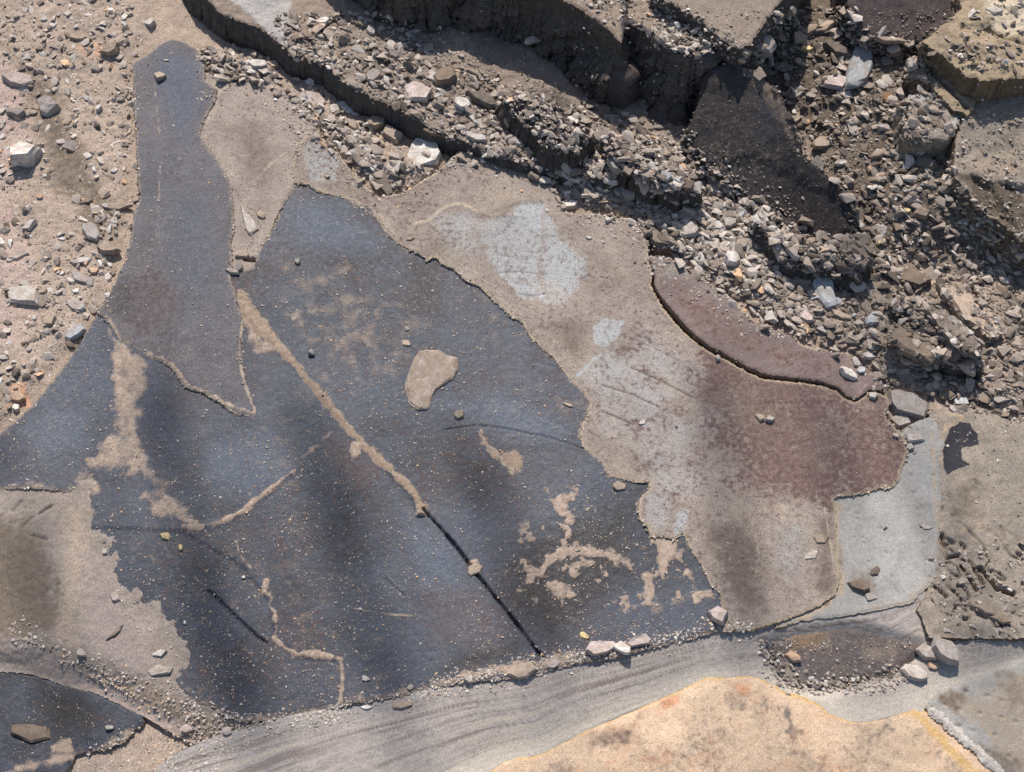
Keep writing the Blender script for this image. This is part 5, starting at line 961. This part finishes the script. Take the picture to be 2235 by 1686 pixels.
OUT = [
    ("rock", [(903, 285), (930, 290), (957, 306), (966, 331), (955, 350), (913, 358), (881, 365), (880, 339), (890, 315)], 'white', "big white rock, the brightest one of the upper rubble", 0.42),
    ("rock", [(1890, 58), (1903, 103), (1905, 141), (1894, 172), (1872, 184), (1847, 187), (1850, 152), (1860, 114), (1873, 81)], 'blue', "great pointed grey stone standing in the upper right rubble", 0.40),
    ("rock", [(1384, 472), (1412, 478), (1442, 500), (1480, 525), (1474, 540), (1430, 537), (1415, 515), (1395, 498)], 'dark', "dark angular stone with a black gap below, over the red sliver's upper end", 0.6),
    ("stone_flake", [(930, 758), (957, 761), (973, 772), (995, 780), (1000, 805), (990, 825), (965, 840), (950, 853), (940, 880), (930, 892), (911, 896), (892, 881), (886, 849), (889, 816), (905, 780), (915, 762)], 'flake', "broad tan flake shaped like a boot in the middle of the blue slab", 0.07),
    ("stone_chip", [(524, 447), (536, 462), (552, 487), (564, 496), (546, 510), (537, 500), (530, 475)], 'pale', "white dagger-shaped splinter in the tan wedge", 0.25),
    ("stone_chip", [(800, 345), (820, 350), (852, 395), (862, 425), (848, 430), (820, 395), (802, 365)], 'dark', "dark slanting plate of shale left of the big white rock", 0.30),
    ("rock", [(1940, 850), (1965, 848), (1995, 856), (2032, 880), (2022, 915), (1985, 905), (1955, 898), (1940, 880)], 'grey', "flat grey rock roofing a black gap beyond the red plate", 0.45),
    ("rock", [(1772, 580), (1800, 565), (1815, 590), (1822, 640), (1832, 660), (1808, 668), (1785, 645), (1776, 610)], 'blue', "tall blue-grey slab fragment in the middle of the right rubble", 0.35),
    ("rock", [(1826, 528), (1868, 502), (1902, 505), (1905, 545), (1895, 575), (1862, 570), (1838, 555)], 'dark', "dark pointed rock rising from the right rubble", 0.35),
    ("rock", [(1920, 552), (1960, 545), (2002, 582), (2036, 615), (2008, 628), (1960, 612), (1922, 590)], 'brown', "flat brown stone right of the dark pointed rock", 0.3),
    ("rock", [(2020, 668), (2055, 662), (2105, 705), (2152, 748), (2138, 770), (2100, 762), (2050, 715)], 'dark', "long dark rock over a black hollow at the right", 0.3),
    ("rock", [(1945, 700), (2000, 690), (2060, 745), (2075, 770), (2030, 785), (1970, 760), (1940, 730)], 'brown', "broad brown rock left of the long dark rock", 0.25),
    ("rock", [(2050, 610), (2110, 620), (2190, 690), (2200, 720), (2170, 735), (2100, 690)], 'tan', "big dusty tan rock above the long dark rock", 0.28),
]
for nm_, ol, tone, label, th in OUT:
    hero(nm_, 0, 0, 0, 0, 0, tone, label, "rock" if nm_ == "rock" else "stone chip", thick=th, outline=ol, tilt=0.03)

# ------------------------------------------------------------------ many small stones that nothing tells apart: individuals
VAR = [facet_hull(900 + i, 10 + i % 9, 0.35 + 0.05 * (i % 8)) for i in range(28)]
SM = []
for i in range(10):
    V, F = VAR[i]
    me = bpy.data.meshes.new("small_stone"); me.from_pydata([tuple(p) for p in V], [], [tuple(map(int, f)) for f in F]); me.update()
    SM.append(me)
SMT = {}


def small(zone, n, lo, hi, tones, label, group, seed):
    r = np.random.RandomState(seed)
    us = [p[0] for p in zone]; vs = [p[1] for p in zone]
    k = 0
    Z = np.array(zone, float)
    while k < n:
        u = r.uniform(max(20, min(us)), min(2215, max(us))); v = r.uniform(max(20, min(vs)), min(1665, max(vs)))
        if sdf(np.array([u]), np.array([v]), Z)[0] < 4: continue
        x, y, z = (float(q[0]) for q in ground_at(u, v))
        tone = tones[r.randint(len(tones))]; mi = r.randint(len(SM))
        if (mi, tone) not in SMT:
            m = SM[mi].copy(); m.materials.append(TONES[tone]); SMT[(mi, tone)] = m
        o = bpy.data.objects.new("small_stone", SMT[(mi, tone)]); COL.objects.link(o)
        s = (lo + (hi - lo) * r.rand() ** 1.8) * 0.5 * PXM
        o.scale = (s, s * r.uniform(0.5, 0.85), s * r.uniform(0.6, 0.95))
        a = math.radians(-35) + r.normal(0, 0.6)
        o.rotation_euler = (r.normal(0, 0.22), r.normal(0, 0.22), a)
        o.location = (x, y, z + s * 0.10)
        tag(o, label, "small stone", group)
        k += 1


small(Z_LEFT, 34, 16, 38, ('grey', 'tan', 'pale', 'brown', 'pink'), "small faceted stone, one of many half sunk in the sand left of the tongue", "small stones in the sandy rubble", 301)
small([(470, 130), (640, 190), (800, 290), (900, 340), (1060, 345), (1300, 390), (1480, 345), (1560, 385), (1680, 480), (1640, 640), (1500, 560), (1390, 470), (1230, 440), (1100, 320), (940, 390), (800, 390), (640, 200)], 70, 18, 46, ('pale', 'grey', 'tan', 'brown', 'white', 'grey'), "small faceted stone, one of many in the rubble between dusty slab and dark step", "small stones above the dusty slab", 302)
small([(600, 60), (830, 40), (930, 100), (1090, 180), (1220, 235), (1340, 245), (1470, 290), (1450, 380), (1060, 320), (900, 240), (640, 100)], 44, 18, 46, ('grey', 'tan', 'pale', 'brown', 'dark'), "small faceted stone, one of many on the shelf under the black faces", "small stones on the shelf", 303)
small([(1690, 60), (1850, 40), (1900, 90), (2000, 110), (2060, 280), (2090, 420), (2200, 560), (1950, 560), (1880, 430), (1760, 320), (1720, 180)], 46, 18, 48, ('grey', 'tan', 'pale', 'brown', 'dark'), "small faceted stone, one of many around the great pointed grey stone", "small stones in the upper right rubble", 304)
small([(1720, 510), (1860, 560), (2040, 640), (2210, 560), (2210, 900), (2080, 880), (1950, 830), (1880, 760), (1740, 730), (1640, 640)], 56, 18, 46, ('grey', 'tan', 'pale', 'brown', 'tan'), "small faceted stone, one of many in the wide rubble right of the sliver", "small stones in the right-hand rubble", 305)

# ------------------------------------------------------------------ gravel and sand grains: uncounted stuff
STOPS = [(0.0, rgb(98, 88, 79)), (0.25, rgb(144, 130, 117)), (0.5, rgb(178, 163, 149)), (0.78, rgb(206, 193, 180)), (0.95, rgb(230, 223, 214)), (1.0, rgb(226, 186, 146))]
m_gravel = gravel_mat("mixed_gravel", STOPS)
m_grain = gravel_mat("sand_grains", [(0.0, rgb(150, 128, 108)), (0.5, rgb(186, 164, 142)), (0.9, rgb(220, 208, 194)), (1.0, rgb(232, 190, 150))])
OCT = (np.array([(1, 0, 0), (-1, 0, 0), (0, 1, 0), (0, -1, 0), (0, 0, 1), (0, 0, -1)], float), np.array([(0, 2, 4), (2, 1, 4), (1, 3, 4), (3, 0, 4), (2, 0, 5), (1, 2, 5), (3, 1, 5), (0, 3, 5)]))


def scatter(zone, n, lo, hi, power, seed, clump=0.0, csize=60.0, inset=-4, head=None, fade=26):
    r = np.random.RandomState(seed)
    Z = np.array(zone, float)
    lo_u, lo_v = np.maximum(Z.min(0), -60); hi_u, hi_v = np.minimum(Z.max(0), (2300, 1750))
    U, Vv = [], []
    got = 0
    for _ in range(60):
        u = r.uniform(lo_u, hi_u, n); v = r.uniform(lo_v, hi_v, n)
        d = sdf(u, v, Z)
        keep = d > inset - fade * r.rand(n) ** 3 + 6
        if clump:
            keep &= r.rand(n) < np.clip(0.5 + clump * fbm(u, v, csize, seed, 3), 0.03, 1)
        U.append(u[keep]); Vv.append(v[keep]); got += keep.sum()
        if got >= n: break
    u = np.concatenate(U)[:n]; v = np.concatenate(Vv)[:n]
    s = (lo + (hi - lo) * r.rand(len(u)) ** power) * 0.5 * PXM
    return u, v, s, (r.normal(head[0], head[1], len(u)) if head else r.uniform(0, 6.28, len(u)))


def heap(name, sets, mat, label, cat, seed, simple=False, tone=(0.5, 0.22), sink=0.0, flat=(0.6, 0.95), tilt=0.42):
    r = np.random.RandomState(seed)
    u, v, s, a = (np.concatenate(k) for k in zip(*sets))
    x, y, z = ground_at(u, v)
    ok = z > -0.15
    x, y, z, s, a = x[ok], y[ok], z[ok], s[ok], a[ok]
    n = len(x)
    vi = r.randint(0, 4 if simple else len(VAR), n)
    VV, FF, TT = [], [], []
    base = 0
    for k in range(4 if simple else len(VAR)):
        m = vi == k
        c = int(m.sum())
        if not c: continue
        bV, bF = (OCT[0] * (0.7 + 0.5 * np.random.RandomState(k).rand(6, 1)), OCT[1]) if simple else VAR[k]
        sc = np.stack([np.ones(c), r.uniform(0.36, 0.88, c), r.uniform(*flat, c)], 1) * s[m][:, None]
        P = bV[None] * sc[:, None, :]
        for ax in (0, 1):                                # tip it a little
            t = r.normal(0, tilt, c); ct, st = np.cos(t)[:, None], np.sin(t)[:, None]
            p, q = (1, 2) if ax == 0 else (0, 2)
            A, B = P[:, :, p].copy(), P[:, :, q].copy()
            P[:, :, p] = A * ct - B * st; P[:, :, q] = A * st + B * ct
        ct, st = np.cos(a[m])[:, None], np.sin(a[m])[:, None]
        X = P[:, :, 0] * ct - P[:, :, 1] * st + x[m][:, None]; Y = P[:, :, 0] * st + P[:, :, 1] * ct + y[m][:, None]
        Zz = P[:, :, 2] + (z[m] + s[m] * (0.12 - sink + 0.28 * np.clip((s[m] / (0.5 * PXM) - 9) / 8, 0, 1)))[:, None]
        VV.append(np.stack([X, Y, Zz], 2).reshape(-1, 3))
        FF.append((bF[None] + (base + np.arange(c) * len(bV))[:, None, None]).reshape(-1, 3))
        TT.append(np.repeat(np.clip(r.normal(tone[0], tone[1], c), 0, 1), len(bV)))
        base += c * len(bV)
    o = mesh_from(name, np.concatenate(VV), np.concatenate(FF), mat, {'tone': np.concatenate(TT)}, False, (float(x.mean()), float(y.mean()), float(z.min())))
    return tag(o, label, cat, None, 'stuff')


HD = (math.radians(-35), 0.55)
SHELF = [(600, 30), (830, 30), (930, 100), (1100, 190), (1220, 235), (1345, 245), (1400, 280), (1500, 300), (1540, 380), (1450, 400), (1300, 370), (1060, 320), (900, 245), (760, 180), (630, 105)]
B2 = [(425, 105), (540, 125), (650, 185), (790, 275), (900, 330), (1060, 345), (1200, 380), (1330, 400), (1480, 345), (1560, 390), (1700, 490), (1850, 530), (2000, 600), (2260, 600), (2260, 930), (2110, 895), (2060, 870), (1990, 860), (1940, 850), (1870, 770), (1750, 740), (1680, 705), (1600, 645), (1510, 585), (1440, 545), (1395, 470), (1300, 460), (1235, 440), (1190, 380), (1100, 325), (960, 345), (880, 380), (830, 420), (760, 350), (690, 275), (600, 190), (470, 170)]
B2L = B2[:11] + [(1750, 510), (1700, 600), (1760, 700), (1750, 740)] + B2[20:]
B2R = [(1720, 500), (1850, 530), (2000, 600), (2260, 600), (2260, 930), (2110, 895), (2060, 870), (1990, 860), (1940, 850), (1870, 770), (1750, 740), (1690, 690)]
heap("gravel", [scatter(B2L, 8500, 2.5, 11, 1.8, 401, 0.6, 60, head=HD, fade=80), scatter(B2L, 2100, 10, 28, 1.8, 400, 1.0, 55, head=HD), scatter(B2L, 330, 22, 44, 2.0, 402, 0.9, 60, head=HD)], m_gravel, "mixed grey and tan shale gravel filling the diagonal rubble band", "gravel", 411, sink=0.1)
heap("gravel", [scatter(B2R, 9000, 2.5, 11, 1.7, 391, 0.6, 60, head=HD), scatter(B2R, 900, 10, 30, 1.9, 392, 1.1, 55, head=HD), scatter(B2R, 200, 22, 44, 2.0, 393, 0.9, 60, head=HD)], m_gravel, "brown shale grit mixed with dirt around the long dark rock", "gravel", 419, sink=0.15, tone=(0.30, 0.2))
heap("gravel", [scatter([(830, 30), (1000, 90), (1200, 180), (1345, 235), (1100, 215), (900, 130)], 700, 3, 12, 1.8, 390, 0.8, 50, head=HD), scatter(SHELF, 2800, 4, 13, 1.5, 403, 0.35, 60, head=HD), scatter(SHELF, 1100, 10, 26, 1.6, 399, 0.35, 60, head=HD), scatter(SHELF, 170, 22, 40, 2.0, 404, 0.4, 60, head=HD)], m_gravel, "loose shale gravel covering the shelf under the black faces", "gravel", 412, sink=0.1, tone=(0.42, 0.22))
TR2 = [(1570, 120), (1640, 110), (1700, 20), (1850, 20), (1870, 80), (2000, 100), (2060, 250), (2080, 400), (2200, 510), (2260, 540), (2260, 640), (1900, 590), (1860, 520), (1860, 430), (1750, 330), (1730, 250), (1690, 170)]
heap("gravel", [scatter(TR2, 6500, 2.5, 11, 1.7, 405, 0.6, 60, head=HD), scatter(TR2, 850, 10, 32, 1.8, 398, 1.0, 60, head=HD), scatter([(2060, 60), (2235, -20), (2235, 160), (2130, 160), (2060, 110)], 260, 4, 20, 1.8, 394, 0.8, 40, head=HD), scatter([(2085, 230), (2235, 170), (2235, 520), (2100, 380)], 420, 3, 14, 2.0, 395, 0.9, 40, head=HD), scatter([(1900, 30), (2100, 24), (2020, 90), (1880, 80)], 120, 3, 12, 2.0, 396, 0.6, 40), scatter([(1540, 20), (1680, 20), (1610, 105)], 90, 3, 10, 2.0, 397, 0.6, 40), scatter(TR2, 240, 22, 42, 2.0, 406, 0.5, 60, head=HD)], m_gravel, "coarse shale gravel heaped around the great pointed grey stone", "gravel", 413, sink=0.1, tone=(0.34, 0.22))
heap("gravel", [scatter(Z_LEFT, 9000, 2.5, 9, 1.8, 407, 0.9, 90), scatter(Z_LEFT, 1300, 8, 30, 2.0, 408, 1.3, 70)], m_gravel, "fine gravel in the pale sand left of the tongue", "gravel", 414, sink=0.3, tone=(0.52, 0.24))
RIMB = [(470, 1560), (600, 1572), (760, 1538), (900, 1508), (1000, 1476), (1130, 1440), (1240, 1424), (1330, 1420), (1470, 1380), (1560, 1350), (1640, 1355), (1640, 1375), (1540, 1390), (1400, 1418), (1240, 1456), (1150, 1484), (1000, 1506), (870, 1540), (700, 1575), (560, 1600), (480, 1640), (380, 1600)]
heap("gravel", [scatter(RIMB, 3200, 2.5, 10, 2.2, 421, 0.9, 40, head=(0.25, 0.6)), scatter([(150, 1420), (260, 1470), (350, 1490), (430, 1540), (560, 1590), (520, 1650), (420, 1600), (330, 1545), (240, 1495), (130, 1440)], 700, 3, 10, 1.8, 422, 0.6, 40),
                scatter([(180, 1640), (320, 1580), (480, 1640), (520, 1690), (200, 1690)], 500, 3, 9, 1.8, 423, 0.5, 40), scatter([(30, 1340), (60, 1360), (150, 1420), (90, 1420), (20, 1390)], 90, 4, 12, 1.5, 424, 0.4, 30)],
     m_gravel, "grit and small chips strewn along the lower rim of the blue slab", "gravel", 415, tone=(0.66, 0.2), sink=0.25)
heap("gravel", [scatter([(1655, 1400), (1690, 1440), (1740, 1480), (1800, 1490), (1900, 1480), (1990, 1450), (1960, 1490), (1880, 1505), (1780, 1518), (1700, 1490), (1660, 1440)], 520, 4, 14, 1.6, 425, 0.5, 30, head=(-0.5, 0.6)), scatter([(1680, 1390), (2010, 1400), (1900, 1480), (1720, 1470)], 160, 3, 8, 1.8, 426, 0.5, 30)],
     m_gravel, "grit gathered along the lower rim of the dark lens", "gravel", 416)
heap("gravel", [scatter([(2050, 1200), (2235, 1180), (2235, 1390), (2080, 1390), (2030, 1320)], 300, 3, 16, 2.0, 427, 0.7, 50, head=HD), scatter([(1930, 880), (2050, 890), (2000, 990), (1960, 960)], 90, 4, 12, 1.6, 428, 0.5, 30), scatter([(2060, 900), (2235, 920), (2235, 1200), (2150, 1200)], 130, 3, 10, 2.0, 429, 0.5, 40)],
     m_gravel, "crumbs of brown rock lying over the cracked right-hand slab", "gravel", 417, tone=(0.45, 0.2), sink=0.2)
heap("gravel", [scatter([(1420, 70), (1500, 62), (1556, 112), (1500, 128), (1450, 100)], 140, 8, 30, 1.6, 430, 0.4, 30, head=HD), scatter([(1290, 30), (1360, 40), (1450, 86), (1530, 118), (1630, 90), (1520, 40), (1420, -20), (1270, -20)], 500, 4, 16, 1.6, 431, 0.4, 40, head=HD), scatter([(1100, 0), (1330, 60), (1340, 240), (1000, 140), (880, 30)], 260, 3, 8, 2.0, 432, 0.6, 60), scatter([(1380, 70), (1540, 140), (1500, 290), (1360, 220)], 160, 3, 9, 2.0, 433, 0.6, 60),
                scatter([(400, 30), (480, 80), (640, 160), (760, 210), (900, 280), (1000, 320), (950, 300), (780, 190), (600, 90), (480, 30)], 260, 3, 10, 1.8, 434, 0.6, 50)], m_gravel, "crumbs lodged on the steep dark faces and their caps", "gravel", 418, tone=(0.48, 0.22))
def along(line, n, spread, lo, hi, power, seed):
    r = np.random.RandomState(seed)
    P = np.array(line, float); L = np.hypot(*(P[1:] - P[:-1]).T); c = np.concatenate([[0], np.cumsum(L)])
    t = r.uniform(0, c[-1], n); i = np.clip(np.searchsorted(c, t) - 1, 0, len(L) - 1)
    f = ((t - c[i]) / L[i])[:, None]
    q = P[i] * (1 - f) + P[i + 1] * f + r.normal(0, spread, (n, 2)) * (0.3 + r.rand(n, 1))
    return q[:, 0], q[:, 1], (lo + (hi - lo) * r.rand(n) ** power) * 0.5 * PXM, r.uniform(0, 6.28, n)


heap("gravel", [along(T_LEFT, 520, 5, 2, 8, 2.2, 461), along(TONGUE[20:48], 320, 5, 2, 7, 2.2, 462), along(TONGUE[:20], 160, 4, 2, 7, 2.2, 463), along(LOBE, 260, 6, 2, 8, 2.2, 464), along(R_RIGHT, 120, 5, 2, 9, 2.0, 465), along(T_TOP, 420, 10, 3, 14, 2.0, 466), along(M_ARM, 90, 5, 2, 7, 2.0, 467), along(R1[:19], 200, 8, 3, 12, 2.0, 468)],
     m_gravel, "crumbs broken off along the ragged rims of the slabs", "gravel", 420, tone=(0.55, 0.2), sink=0.1)
GR = [(-40, 1020), (60, 900), (200, 700), (290, 450), (290, 130), (374, 84), (450, 160), (500, 420), (510, 620), (560, 570), (660, 400), (830, 490), (1110, 690), (1280, 890), (1280, 990), (1400, 1060), (1400, 1170), (1520, 1230), (1570, 1330), (1480, 1395), (1200, 1440), (880, 1520), (600, 1580), (470, 1545), (300, 1370), (200, 1150), (200, 1030), (60, 1060)]
heap("sand_grains", [scatter(GR, 8000, 1.6, 5.0, 2.2, 441, 0.9, 110, inset=2, fade=6), scatter(GR, 2600, 3.2, 8.5, 2.6, 440, 1.3, 70, inset=2, fade=6), scatter([(520, 860), (760, 1000), (800, 1300), (560, 1300), (400, 1150)], 900, 1.5, 5, 2.4, 442, 0.8, 40), scatter([(1100, 840), (1260, 870), (1260, 970), (1140, 960)], 130, 1.6, 5, 2.0, 443, 0.8, 25), scatter([(560, 1120), (680, 1130), (660, 1170), (580, 1180)], 70, 2, 7, 2.0, 444, 0.6, 20),
                     scatter([(1280, 1360), (1600, 1340), (1500, 1400), (1280, 1430)], 220, 1.6, 5, 2.0, 445, 0.7, 30), scatter([(30, 1470), (300, 1560), (200, 1640), (30, 1660)], 260, 1.6, 5, 2.2, 446, 0.6, 40)], m_grain, "scattered pale sand grains on the blue and purple slabs", "sand", 451, simple=True, tone=(0.74, 0.2))
heap("sand_grains", [scatter([(660, 400), (1050, 350), (1240, 470), (1410, 500), (1480, 730), (1900, 880), (1980, 970), (1950, 1060), (1820, 1090), (1830, 1290), (1640, 1360), (1540, 1240), (1400, 1090), (1290, 980), (1290, 890), (1110, 680), (850, 510)], 4200, 1.6, 4.8, 2.3, 447, 0.7, 90), scatter([(450, 190), (640, 220), (690, 290), (600, 470), (520, 620), (490, 420)], 700, 1.6, 6, 2.2, 448, 0.7, 50),
                     scatter([(1440, 570), (1600, 670), (1850, 780), (1900, 840), (1700, 810), (1500, 700)], 300, 1.5, 4.5, 2.2, 449, 0.6, 50), scatter([(1550, 150), (1700, 200), (1740, 330), (1860, 440), (1800, 520), (1580, 390), (1510, 300)], 900, 1.3, 4.2, 2.2, 450, 0.5, 50), scatter([(2085, 230), (2235, 190), (2235, 500), (2100, 380)], 400, 1.6, 6, 2.2, 452, 0.6, 50), scatter([(1860, 24), (2080, 24), (2000, 85), (1880, 70)], 200, 1.6, 5, 2.2, 453, 0.5, 40)],
     m_grain, "scattered tan sand grains on the dusty, red and charcoal slabs", "sand", 454, simple=True, tone=(0.42, 0.25))
print("heroes", HERO_N[0], "objects", len(bpy.data.objects))

# ------------------------------------------------------------------ the tree beyond the view whose drooping twigs throw the soft bands of shade
def tube(name, pts, radii, mat, parent, n=8):
    pts = [Vector(p) for p in pts]
    V, F = [], []
    for i, p in enumerate(pts):
        d = (pts[min(i + 1, len(pts) - 1)] - pts[max(i - 1, 0)]).normalized()
        a = d.orthogonal().normalized(); b = d.cross(a)
        for k in range(n):
            t = 2 * math.pi * k / n
            V.append(tuple(p + (a * math.cos(t) + b * math.sin(t)) * radii[i]))
    for i in range(len(pts) - 1):
        for k in range(n):
            F.append((i * n + k, i * n + (k + 1) % n, (i + 1) * n + (k + 1) % n, (i + 1) * n + k))
    me = bpy.data.meshes.new(name); me.from_pydata(V, [], F + [tuple(range(n))[::-1], tuple(range((len(pts) - 1) * n, len(pts) * n))]); me.update()
    me.materials.append(mat)
    o = bpy.data.objects.new(name, me); COL.objects.link(o); o.parent = parent
    return o


bark = stone_mat("grey_bark", rgb(96, 84, 72), rgb(76, 66, 58))
tree = bpy.data.objects.new("bare_tree", None); COL.objects.link(tree)
TB = Vector((2.9, 5.1, 0.0)); tree.location = TB
tag(tree, "slender bare tree past the top of the view with long drooping twigs", "tree", None, 'thing')
bough_z = 7.5
tube("trunk", [Vector((0, 0, -0.1)), Vector((0.05, 0, 2)), Vector((-0.02, 0.05, 4.2)), Vector((0.0, 0, 6.6)), Vector((0.1, 0.1, 8.2))], [0.13, 0.11, 0.09, 0.07, 0.03], bark, tree, 12)
DB = 7.3
tube("bough", [Vector((0, 0, 6.8)), Vector((-0.8, -0.2, 7.3)), Vector((-1.8, -0.4, 7.5)), Vector((-2.9, -0.4, 7.55)), Vector((-3.6, -0.45, 7.5))], [0.06, 0.05, 0.042, 0.034, 0.02], bark, tree, 10)
TWIGS = [([(325, 770), (340, 850), (352, 930), (372, 1030), (402, 1130), (432, 1250), (470, 1370), (512, 1480), (556, 1590), (600, 1700)], [6, 19, 22, 15, 13, 24, 21, 24, 20, 8]),
         ([(640, 850), (668, 920), (700, 1000), (735, 1100), (762, 1210), (785, 1320), (828, 1430), (862, 1530), (900, 1640)], [6, 20, 14, 22, 19, 13, 21, 20, 9]),
         ([(1010, 900), (1040, 1000), (1056, 1070), (1110, 1180), (1150, 1330), (1190, 1480), (1230, 1640)], [4, 12, 13, 10, 13, 10, 6]),
         ([(1530, 800), (1556, 880), (1574, 960), (1592, 1060), (1606, 1160), (1620, 1290), (1640, 1420), (1660, 1580)], [5, 18, 15, 10, 13, 15, 9, 6]),
         ([(1788, 830), (1806, 900), (1818, 990), (1830, 1070), (1850, 1200), (1880, 1400)], [4, 12, 13, 11, 4, 4]),
         ([(1700, 380), (1760, 430), (1800, 480), (1860, 560)], [10, 16, 16, 10]),
         ([(30, 1140), (70, 1220), (90, 1300), (110, 1380), (150, 1500), (190, 1640)], [8, 16, 16, 12, 10, 8])]
for pts, rr in TWIGS:
    P3 = []
    for i, (u, v) in enumerate(pts):
        x, y = px(u, v, 0.012)
        P3.append(Vector((float(x), float(y), 0.012)) + sdir * (8.0 + 0.02 * i) - TB)
    e = P3[-1]; bx = Vector((e.x * 0.9 - 0.1, -0.4, bough_z))
    P3 += [e.lerp(bx, 0.5) + Vector((0, -0.1, 0)), bx]
    tube("twig", P3, [k * 0.00088 for k in rr] + [0.008, 0.012], bark, tree)
